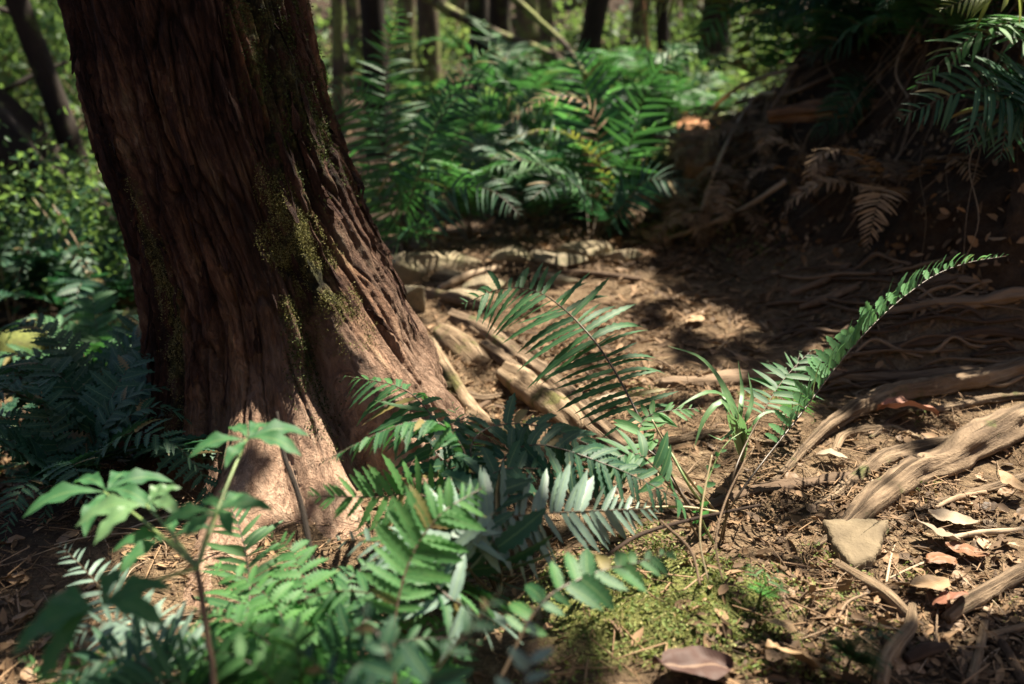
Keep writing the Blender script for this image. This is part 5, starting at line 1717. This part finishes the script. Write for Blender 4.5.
# on the bank
iu = RNG.integers(0, NU, 15000); iv = (RNG.uniform(0, 1, 15000) * (NV - 2)).astype(int)
keep = RNG.uniform(0, 1, 15000) < np.where(BV[iv, iu, 0] < 1.3, 1.0, .4)
iu, iv = iu[keep], iv[keep]
bmn = np.empty(len(bm.vertices) * 3, np.float32)
bm.vertices.foreach_get('normal', bmn)
bmn = bmn.reshape(NV, NU, 3)
sg = np.sign((bmn[:, :, 1] * -1 + bmn[:, :, 2]).mean())
Pb, Nb = BV[iv, iu] + sg * bmn[iv, iu] * RNG.uniform(.0, .03, len(iu))[:, None], sg * bmn[iv, iu]
bl = link('leaf_litter', stamp('leaf_litter', Pb, Nb, RNG.uniform(0, 6.28, len(Pb)), RNG.uniform(.015, .07, len(Pb)), T_BIT, F_BIT, .7), M['litter'])
bl['kind'] = 'stuff'
wgt = np.exp(-((BV[..., 0] - .85) / .22) ** 2) * (np.linspace(0, 1, NV)[:, None] < .9) * np.clip(fbm(BV[..., 0] * 6, BV[..., 1] * 6, BV[..., 2] * 6, 3) * 2 + .35, 0, 1)
ix_ = RNG.choice(NV * NU, 9000, p=(wgt / wgt.sum()).ravel())
Pm = BV.reshape(-1, 3)[ix_] + RNG.normal(0, .012, (9000, 3))
Nm = sg * bmn.reshape(-1, 3)[ix_]
bmo = link('bank_moss', stamp('bank_moss', Pm + Nm * .012, Nm, RNG.uniform(0, 6.28, 9000), RNG.uniform(.012, .03, 9000), T_BIT, F_BIT, .9), M['moss'])
bmo['kind'] = 'stuff'


# single fallen leaves
def dead_leaf_mesh(k, L=1.0):
    rg = np.random.default_rng(k + 40)
    nu, nv = 9, 25
    t = np.linspace(0, 1, nv)
    w = .34 * np.sin(PI * t ** .8) ** .8 * (1 + .1 * rg.normal())
    u = np.linspace(-1, 1, nu)
    curl = rg.uniform(-.25, .45)
    bend = rg.uniform(-.3, .3)
    w = w * (1 + .16 * fbm(t * 5, k * 3.1, 0.0, 3)) * np.where(t > rg.uniform(.82, 1.1), .35, 1)
    X_ = u[None] * w[:, None] * math.cos(max(0, curl) * .6)
    Y_ = (t - .5)[:, None] + 0 * u[None]
    Zl = curl * np.abs(u[None]) ** 1.6 * w[:, None] + bend * ((t - .5) ** 2)[:, None] + .13 * fbm(u[None] * 1.6 + k, t[:, None] * 4, k, 3)
    X_ = X_ + .12 * rg.normal() * (t[:, None] - .5) ** 2
    V = np.stack([X_, Y_, Zl - Zl.min() * .9], -1)
    uv = np.stack(np.broadcast_arrays((u[None] + 1) / 2, t[:, None]), -1).reshape(-1, 2)
    me = mesh_np('fallen_leaf', V, grid_faces(nu, nv), uv)
    return me


DL = []
for k_ in range(8):
    me = dead_leaf_mesh(k_)
    me.materials.append(M['dead_leaf'])
    DL.append(me)
SMALL = []


def put_leaf(px, py, Lpx, me, rz, mat=None, tilt=(0, 0), label=None, dz=.012, name='fallen_leaf'):
    g = ground(px, py)
    d = proj(g)[2]
    if mat:
        me = me.copy()
        me.materials.clear()
        me.materials.append(M[mat])
    o = link(name, me)
    L = Lpx / FX * d * (.8 if label else 1)
    o.scale = (L, L, L * .9)
    o.location = g + np.array([0, 0, dz])
    o.rotation_euler = (R(tilt[0]), R(tilt[1]), R(rz))
    tag(o, label or 'leaf', 'leaf')
    return o


M['leaf_red'] = solid_leaf('leaf_red', (0.22, 0.095, 0.06), .6)
M['leaf_plum'] = solid_leaf('leaf_plum', (0.075, 0.036, 0.027), .7)
M['leaf_tan'] = solid_leaf('leaf_tan', (0.30, 0.195, 0.105), .7)
M['leaf_rust'] = solid_leaf('leaf_rust', (0.22, 0.10, 0.045), .6)
M['leaf_grey'] = solid_leaf('leaf_grey', (0.30, 0.235, 0.17), .8)
for args in [
    (690, 682, 105, DL[0], 98, 'leaf_plum', (8, 0), 'large glossy plum-brown dead leaf in front of the moss hump', .03),
    (905, 425, 80, DL[1], 94, 'leaf_red', (6, 10), 'red-brown dead leaf cupped between the pale roots', .035),
    (965, 560, 52, DL[2], 70, 'leaf_rust', (4, 4), 'orange-brown dead leaf on the litter right of the flat stone', .02),
    (938, 568, 46, DL[3], 108, 'leaf_rust', (6, 0), 'dull orange dead leaf left of the orange-brown one', .02),
    (948, 618, 58, DL[4], 165, 'leaf_red', (18, 30), 'rust-red upright dead leaf between crossing sticks', .04),
    (926, 600, 62, DL[5], 110, 'leaf_tan', (4, 6), 'broad tan dead leaf propped on the tan stick', .03),
    (938, 545, 60, DL[6], 60, 'leaf_grey', (10, 20), 'crumpled whitish dead leaf on the sunny soil', .03),
    (612, 407, 40, DL[7], 95, 'leaf_grey', (0, 0), 'bleached white leaf scrap glaring in the sun beneath the arching frond', .02),
    (830, 466, 44, DL[1], 80, 'leaf_grey', (0, 6), 'white leaf scrap at the tip of the pale curving root', .02),
    (952, 528, 60, DL[2], 65, 'leaf_grey', (0, 4), 'long whitish dead leaf below the thick tan root', .02),
    (800, 680, 95, DL[3], 75, 'leaf_tan', (15, 35), 'curled tan dead leaf at the bottom edge right of the plum-brown leaf', .035),
    (776, 640, 55, DL[4], 120, 'leaf_tan', (20, 10), 'yellowish curled dead leaf at the dark end of the moss', .03),
    (840, 375, 22, DL[6], 60, 'leaf_rust', (0, 0), 'small orange dead leaf by the foot of the shaded slope', .015),
    (694, 325, 34, DL[5], 140, 'leaf_tan', (0, 0), 'curved tan dead leaf on the path behind the arching frond', .015),
    (1008, 500, 48, DL[6], 15, 'leaf_tan', (8, 10), 'tan bark-like dead leaf lying at the right edge', .05),
]:
    put_leaf(*args[:5], mat=args[5], tilt=args[6], label=args[7], dz=args[8])

LREG = [((780, 1030), (500, 684), 85), ((640, 1030), (420, 520), 40), ((620, 880), (265, 380), 75), ((560, 700), (380, 500), 22), ((330, 520), (270, 460), 28), ((0, 180), (540, 684), 30)]
for (xa, xb), (ya, yb), n in LREG:
    for _ in range(n):
        px, py = random.uniform(xa, xb), random.uniform(ya, yb)
        g = ground(px, py)
        if inside_trunk(np.array([g[:2]]))[0]:
            continue
        d = proj(g)[2]
        L = random.uniform(.022, .060)
        o = put_leaf(px, py, L * FX / d, random.choice(DL), random.uniform(0, 360), tilt=(random.uniform(-22, 22), random.uniform(-22, 22)), dz=.006)
        o['group'] = 'dead leaves scattered on the ground'
        SMALL.append((o, 'dead leaf', g))

# sticks and twigs
TW = []
for k_ in range(9):
    rg = random.Random(k_)
    pts = [(-.5, 0, 0), (-.2, rg.uniform(-.06, .06), .02), (.15, rg.uniform(-.06, .06), .015), (.5, rg.uniform(-.05, .05), 0)]
    r_ = rg.uniform(.005, .014)
    me = tube('twig', pts, [r_, r_ * 1.1, r_ * .9, r_ * .5], seg=7, n=24, rough=.3, seed=k_)
    me.materials.append(M['twig'])
    TW.append(me)
for name, label, pts, mt, cat in [
    ('stick', 'tan peeled stick slanting below the pale flat stone', [(834, 570, 5), (858, 585, 6), (885, 603, 6.5), (908, 622, 5)], 'root_tan', 'stick'),
    ('stick', 'long tan stick entering from the right edge by the rust-red leaf', [(1040, 572, 8), (1000, 592, 8), (965, 612, 8), (945, 626, 6)], 'root', 'stick'),
    ('stick', 'short upright-pointing tan stick at the bottom right', [(984, 628, 4), (978, 655, 4.5), (970, 690, 5)], 'root_tan', 'stick'),
    ('stick', 'dull green-grey stick lying beside the short tan stick', [(1000, 648, 4), (1010, 665, 5), (1022, 690, 5)], 'root_dark', 'stick'),
    ('stick', 'curved tan root piece at the bottom behind the small lacy fern', [(912, 612, 4), (908, 636, 7), (895, 655, 8), (884, 672, 8), (878, 695, 7)], 'root_tan', 'stick'),
    ('stick', 'thin brown stick lying level under the whitish leaves', [(945, 544, 2.5), (975, 538, 3), (1005, 536, 3), (1030, 534, 3)], 'twig', 'stick'),
    ('stick', 'stick pointing right at the lower right edge', [(965, 648, 3), (995, 640, 4), (1030, 632, 5)], 'root_tan', 'stick'),
    ('stick', 'thick pale stick stub at the bottom edge', [(905, 668, 6), (925, 660, 8), (945, 655, 5)], 'root_dark', 'stick'),
    ('stick', 'slim stick lying by the whitish leaf on the sunny soil', [(935, 512, 2), (955, 503, 3), (985, 497, 2.5)], 'twig', 'stick'),
    ('stick', 'straight stick lying across the hollow beside the dark slab', [(440, 293, 3.5), (465, 282, 4), (500, 272, 3)], 'twig', 'stick'),
    ('stick', 'thick stick lying behind the pale rounded stone', [(430, 298, 5), (455, 306, 6), (480, 313, 5)], 'root', 'stick'),
    ('stick', 'dark stick lying along the front of the back edging', [(520, 280, 2.5), (580, 277, 3), (640, 284, 3)], 'root_dark', 'stick'),
    ('stick', 'brown stick sloping across the path below the bank', [(790, 298, 3), (825, 285, 3.5), (850, 268, 3)], 'root_dark', 'stick'),
    ('stick', 'forked pale stick on the shaded path in front of the bank', [(800, 312, 3), (830, 304, 5), (858, 290, 3)], 'twig', 'stick'),
]:
    P_, r = gpath(pts, 0.0)
    tag(link(name, tube(name, P_ + [0, 0, .006], r, seg=12, n=50, rough=.25, groove=.2, seed=len(label)), M[mt]), label, cat)
TREG = [((780, 1030), (470, 684), 50), ((600, 900), (270, 400), 42), ((640, 830), (430, 520), 22), ((380, 620), (265, 460), 26), ((0, 200), (520, 684), 26)]
for (xa, xb), (ya, yb), n in TREG:
    for _ in range(n):
        px, py = random.uniform(xa, xb), random.uniform(ya, yb)
        g = ground(px, py)
        if inside_trunk(np.array([g[:2]]))[0]:
            continue
        o = link('twig', random.choice(TW))
        L = random.uniform(.06, .22)
        o.scale = (L, L, L)
        o.location = g + np.array([0, 0, .010])
        o.rotation_euler = (0, R(random.uniform(-7, 7)), random.uniform(0, 6.28))
        tag(o, 'twig', 'twig', 'twigs lying on the ground')
        SMALL.append((o, 'thin twig' if L < .13 else 'long twig', g))

# ------------------------------------------------------------------ wording of the repeats: by landmark, nearest first
ORD = ['nearest', 'second nearest', 'third nearest', 'fourth nearest', 'fifth nearest', 'sixth nearest', 'seventh nearest', 'eighth nearest', 'ninth nearest', 'tenth nearest']


def ordinal(i):
    if i < 10:
        return ORD[i]
    return str(i + 1) + {1: 'st', 2: 'nd', 3: 'rd'}.get((i + 1) % 10 if (i + 1) not in (11, 12, 13) else 0, 'th') + ' nearest'


bins = {}
for o, what, p in SMALL:
    j = min(range(len(LANDMARKS)), key=lambda a: np.linalg.norm(LANDMARKS[a][1] - p))
    lw, lp_ = LANDMARKS[j]
    v = p - lp_
    side = ('right of' if v[0] > 0 else 'left of') if abs(v[0]) > abs(v[1]) else ('behind' if v[1] > 0 else 'in front of')
    bins.setdefault((what, lw, side), []).append((np.linalg.norm(v), o))
for (what, lw, side), lst in bins.items():
    lst.sort(key=lambda a: a[0])
    for i, (_, o) in enumerate(lst):
        o['label'] = f'{what} on the ground {side} the {lw}, {ordinal(i)} to it'
for nm, txt in (('rootlet', 'wiry dark rootlet on the shaded root slope'), ('hanging_root', 'thin brown root hanging down the dark bank')):
    lst = [o for o in COL.objects if o.name.split('.')[0] == nm]
    key = lambda o: proj(np.array(o.data.vertices[len(o.data.vertices) // 2].co))[0]
    lst.sort(key=key)
    for i, o in enumerate(lst):
        o['label'] = f'{txt}, {ordinal(i).replace(" nearest", "").replace("nearest", "first")} counted from the left'
        if '_near' in o:
            del o['_near']
gaps = sorted(SHRUBS, key=lambda a: a[1])
for i, (p, px, y) in enumerate(gaps):
    where = 'left of the old tree' if px < 200 else 'right of the old tree'
    k_ = sum(1 for a in gaps if a[1] < px and (a[1] < 200) == (px < 200))
    p['label'] = f'{"small" if p.scale[0] < .95 else "full"} leafy sunlit shrub {where}, {ordinal(k_).replace(" nearest", "").replace("nearest", "first")} counted from the left'

# ================================================================== overhead canopy that shades the scene, with its gaps
# gaps: (px, py, rx, ry[, depth]) of the sun flecks seen in the photograph; each is carried up towards the sun
FLECKS = [
    (400, 345, 40, 50), (432, 378, 20, 22), (355, 300, 26, 26), (306, 246, 17, 36), (318, 212, 8, 14), (348, 440, 34, 34), (305, 530, 44, 42), (172, 590, 44, 46), (395, 395, 24, 24),
    (540, 400, 40, 36), (480, 350, 24, 26), (445, 440, 14, 30), (455, 400, 28, 30), (600, 375, 56, 40), (605, 412, 40, 20), (555, 330, 56, 36), (485, 290, 16, 12), (470, 470, 20, 20),
    (390, 285, 16, 12), (440, 265, 26, 8), (590, 262, 40, 8), (410, 312, 14, 12), (510, 262, 20, 6),
    (640, 350, 18, 20), (762, 290, 14, 9), (740, 320, 12, 7), (790, 318, 10, 4), (690, 318, 14, 6), (700, 384, 30, 5),
    (780, 450, 70, 50), (850, 440, 50, 34), (905, 420, 52, 22), (950, 465, 80, 44), (965, 540, 66, 60), (860, 548, 36, 32), (905, 600, 40, 26), (700, 460, 60, 40), (990, 410, 40, 12), (660, 500, 40, 24),
    (665, 582, 100, 34), (710, 615, 60, 22), (590, 585, 36, 16), (690, 676, 40, 12), (800, 665, 20, 14), (820, 480, 30, 24),
    (560, 340, 90, 60, 2.65), (640, 420, 50, 60, 2.4), (800, 420, 22, 22, 2.32), (850, 350, 14, 14, 2.46), (900, 300, 14, 10, 2.55), (960, 266, 40, 6, 2.63), (735, 390, 50, 50, 2.42), (660, 470, 40, 40, 2.15),
    (440, 530, 50, 50, 1.6), (330, 490, 40, 16, 1.8), (380, 440, 60, 22, 1.93), (610, 505, 60, 34, 1.93), (600, 570, 60, 22, 1.55),
    (270, 580, 80, 50, 1.65), (360, 580, 50, 40, 1.7), (230, 640, 60, 30, 1.5), (390, 600, 50, 30, 1.55), (430, 600, 40, 20, 1.5),
    (255, 437, 56, 18, 1.62), (120, 505, 40, 20, 1.5), (95, 480, 30, 14, 1.62), (90, 570, 50, 26, 1.78), (110, 640, 40, 20, 1.5),
    (8, 430, 14, 56), (15, 345, 22, 12, 3.5), (45, 352, 50, 12),
]
BFLECKS = [(690, 232, 50, 18), (655, 165, 24, 40), (690, 110, 30, 34), (702, 150, 16, 20), (745, 160, 22, 36), (735, 190, 30, 24), (880, 104, 40, 10), (770, 80, 40, 14), (710, 200, 30, 20), (850, 70, 20, 10), (780, 215, 20, 8)]
HF = [(850, 30, 50, 24, 4.7), (930, 60, 40, 36, 4.3), (800, 60, 40, 30, 4.8), (640, 60, 50, 40, 5.2), (1000, 110, 24, 30, 4.0), (965, 50, 50, 26, 3.9), (700, 40, 60, 40, 4.9), (650, 100, 30, 30, 4.9), (760, 20, 50, 24, 4.9), (460, 100, 46, 60, 4.85), (560, 175, 60, 24, 4.75), (590, 100, 40, 50, 5.0), (490, 50, 26, 16, 4.9), (540, 150, 50, 14, 4.9), (420, 150, 26, 40, 4.8), (400, 70, 30, 40, 4.8)]
CELL = 0.03
U0, V0 = -6.0, -1.0
GW, GH = int(12 / CELL), int(16 / CELL)
lit = np.zeros((GH, GW))


def splat(p, rad=0.02, w=1.0):
    u = (p[0] - SD[0] / SD[2] * p[2] - U0) / CELL
    v = (p[1] - SD[1] / SD[2] * p[2] - V0) / CELL
    iu_, iv_ = int(u), int(v)
    k_ = max(0, int(rad / CELL))
    lit[max(0, iv_ - k_):iv_ + k_ + 1, max(0, iu_ - k_):iu_ + k_ + 1] = w


def surf(px, py, bank=False):
    d = Vector(ray_dir(px, py))
    best = None
    for b_ in (bvh_trunk, bvh_bank, bvh_ground):
        h = b_.ray_cast(Vector(CAM), d)
        if h[0] is not None and (best is None or h[3] < best[1]):
            best = (np.array(h[0]), h[3])
    return None if best is None else best[0]


for f in FLECKS + BFLECKS + HF:
    px, py, rx, ry = f[:4]
    st = 5.0
    for ax in np.arange(-rx, rx + 1, st):
        for ay in np.arange(-ry, ry + 1, st * (0.5 if len(f) == 4 and py < 420 else 1)):
            e_ = (ax / rx) ** 2 + (ay / ry) ** 2
            e_ += 0.55 * float(fbm((px + ax) * .035, (py + ay) * .05, 3.3, 2))
            if e_ > 1:
                continue
            p = at(px + ax, py + ay, f[4]) if len(f) > 4 else surf(px + ax, py + ay)
            if p is not None:
                splat(p, 0.075)
# candidate leaves: jittered per cell of the shadow grid, random height
cu, cv = np.meshgrid(np.arange(GW), np.arange(GH))
cu, cv = cu.ravel(), cv.ravel()
U_, V_ = U0 + cu * CELL, V0 + cv * CELL
P_all = []
for rep in range(3):
    pick = RNG.uniform(0, 1, len(U_)) < 0.30
    u = U_[pick] + RNG.uniform(0, CELL, pick.sum())
    v = V_[pick] + RNG.uniform(0, CELL, pick.sum())
    # rest of the wood gets broken light, the scene itself only its flecks
    far = sst(6.0, 6.8, v) + sst(-3.4, -4.2, u) + sst(3.0, 4.0, u)
    dap = fbm(u * 2.4, v * 2.4, 5.0, 3)
    keep = lit[cv[pick], cu[pick]] < .5
    hole = fbm(u * 3.6, v * 3.6, 2.0, 2) > np.where(v > 3.1, .16, .42) + .25 * sst(1.5, 2.5, u) * (v < 5)
    keep &= ~(hole & (far < .5))
    small = (fbm(u * 11, v * 11, 9.0, 2) < -.42)
    keep &= np.where(far > .5, dap > .33, True)
    keep |= (~(far > .5)) & small & (RNG.uniform(0, 1, len(u)) < .35)
    z = RNG.uniform(4.2, 6.6, len(u))
    x = u + SD[0] / SD[2] * z
    y = v + SD[1] / SD[2] * z
    P_all.append(np.column_stack([x, y, z])[keep])
CP = np.vstack(P_all)
# the shading trees stand on and beyond the bank and to the sides, out of the picture
CT = []
for (x, y, r, lb) in [(4.6, 8.6, .16, 'tall tree beyond the bank whose leafy crown shades the path'), (2.2, 11.5, .15, 'tall tree behind the bank with a wide shading crown'), (6.2, 5.2, .18, 'tall tree right of the root slope with a shading crown'), (-3.6, 6.6, .15, 'tall tree left of the hollow with a shading crown')]:
    b = np.array([x, y, gz(x, y) - .1])
    p = thing('canopy_tree', lb, 'tree', b, 0, 'shade trees around the path')
    child('trunk', tube('trunk', [b, b + [0.05, 0, 1.5], b + [-.05, -.1, 4], b + [0, 0, 6.4]], [r * 1.3, r, r * .8, r * .3], seg=14, n=50, rough=.15), M['bgbark_dark'], p)
    for a_ in np.linspace(0, 2 * PI, 6)[:-1]:
        e = b + np.array([math.cos(a_) * 2.4, math.sin(a_) * 2.4, 5.6])
        child('branch', tube('branch', [b + [0, 0, 3.9], (b + [0, 0, 4.6] + e) / 2, e], [r * .35, r * .2, r * .06], seg=7, n=24, rough=.2), M['bgbark_dark'], p)
    CT.append((b, p))
own = np.argmin(np.stack([np.hypot(CP[:, 0] - b[0], CP[:, 1] - b[1]) for b, _ in CT]), 0)
for i, (b, p) in enumerate(CT):
    q_ = CP[own == i]
    if len(q_) == 0:
        continue
    n = len(q_)
    child('crown', stamp('crown', q_, np.tile(SD, (n, 1)), RNG.uniform(0, 6.28, n), RNG.uniform(.09, .15, n), T_BIT, F_BIT, .45), M['canopy'], p)


def lit_at(P):
    iu_ = np.clip(((P[:, 0] - SD[0] / SD[2] * P[:, 2] - U0) / CELL).astype(int), 0, GW - 1)
    iv_ = np.clip(((P[:, 1] - SD[1] / SD[2] * P[:, 2] - V0) / CELL).astype(int), 0, GH - 1)
    return lit[iv_, iu_] > .5


for i, p in enumerate(BGT):
    top = np.array(p['_top'])
    del p['_top']
    cl = RNG.normal(0, 1, (9, 3)) * [.9, .9, .7] + top - [0, 0, .3]
    q_ = cl[RNG.integers(0, 9, 120)] + RNG.normal(0, .3, (120, 3))
    q_ = q_[~lit_at(q_)]
    child('crown', stamp('crown', q_, RNG.normal(0, 1, q_.shape), RNG.uniform(0, 6.28, len(q_)), RNG.uniform(.14, .26, len(q_)), T_BIT, F_BIT, .4), M['canopy'], p)

# the old tree's own crown, high above the picture
n = 3500
ang, rad_ = RNG.uniform(0, 6.28, n), np.sqrt(RNG.uniform(0, 1, n)) * 2.2
q_ = np.column_stack([-2.0 + np.cos(ang) * rad_, 3.5 + np.sin(ang) * rad_, RNG.uniform(6.2, 10.2, n)])
child('crown', stamp('crown', q_, RNG.normal(0, 1, q_.shape), RNG.uniform(0, 6.28, n), RNG.uniform(.12, .22, n), T_BIT, F_BIT, .4), M['canopy'], tree)
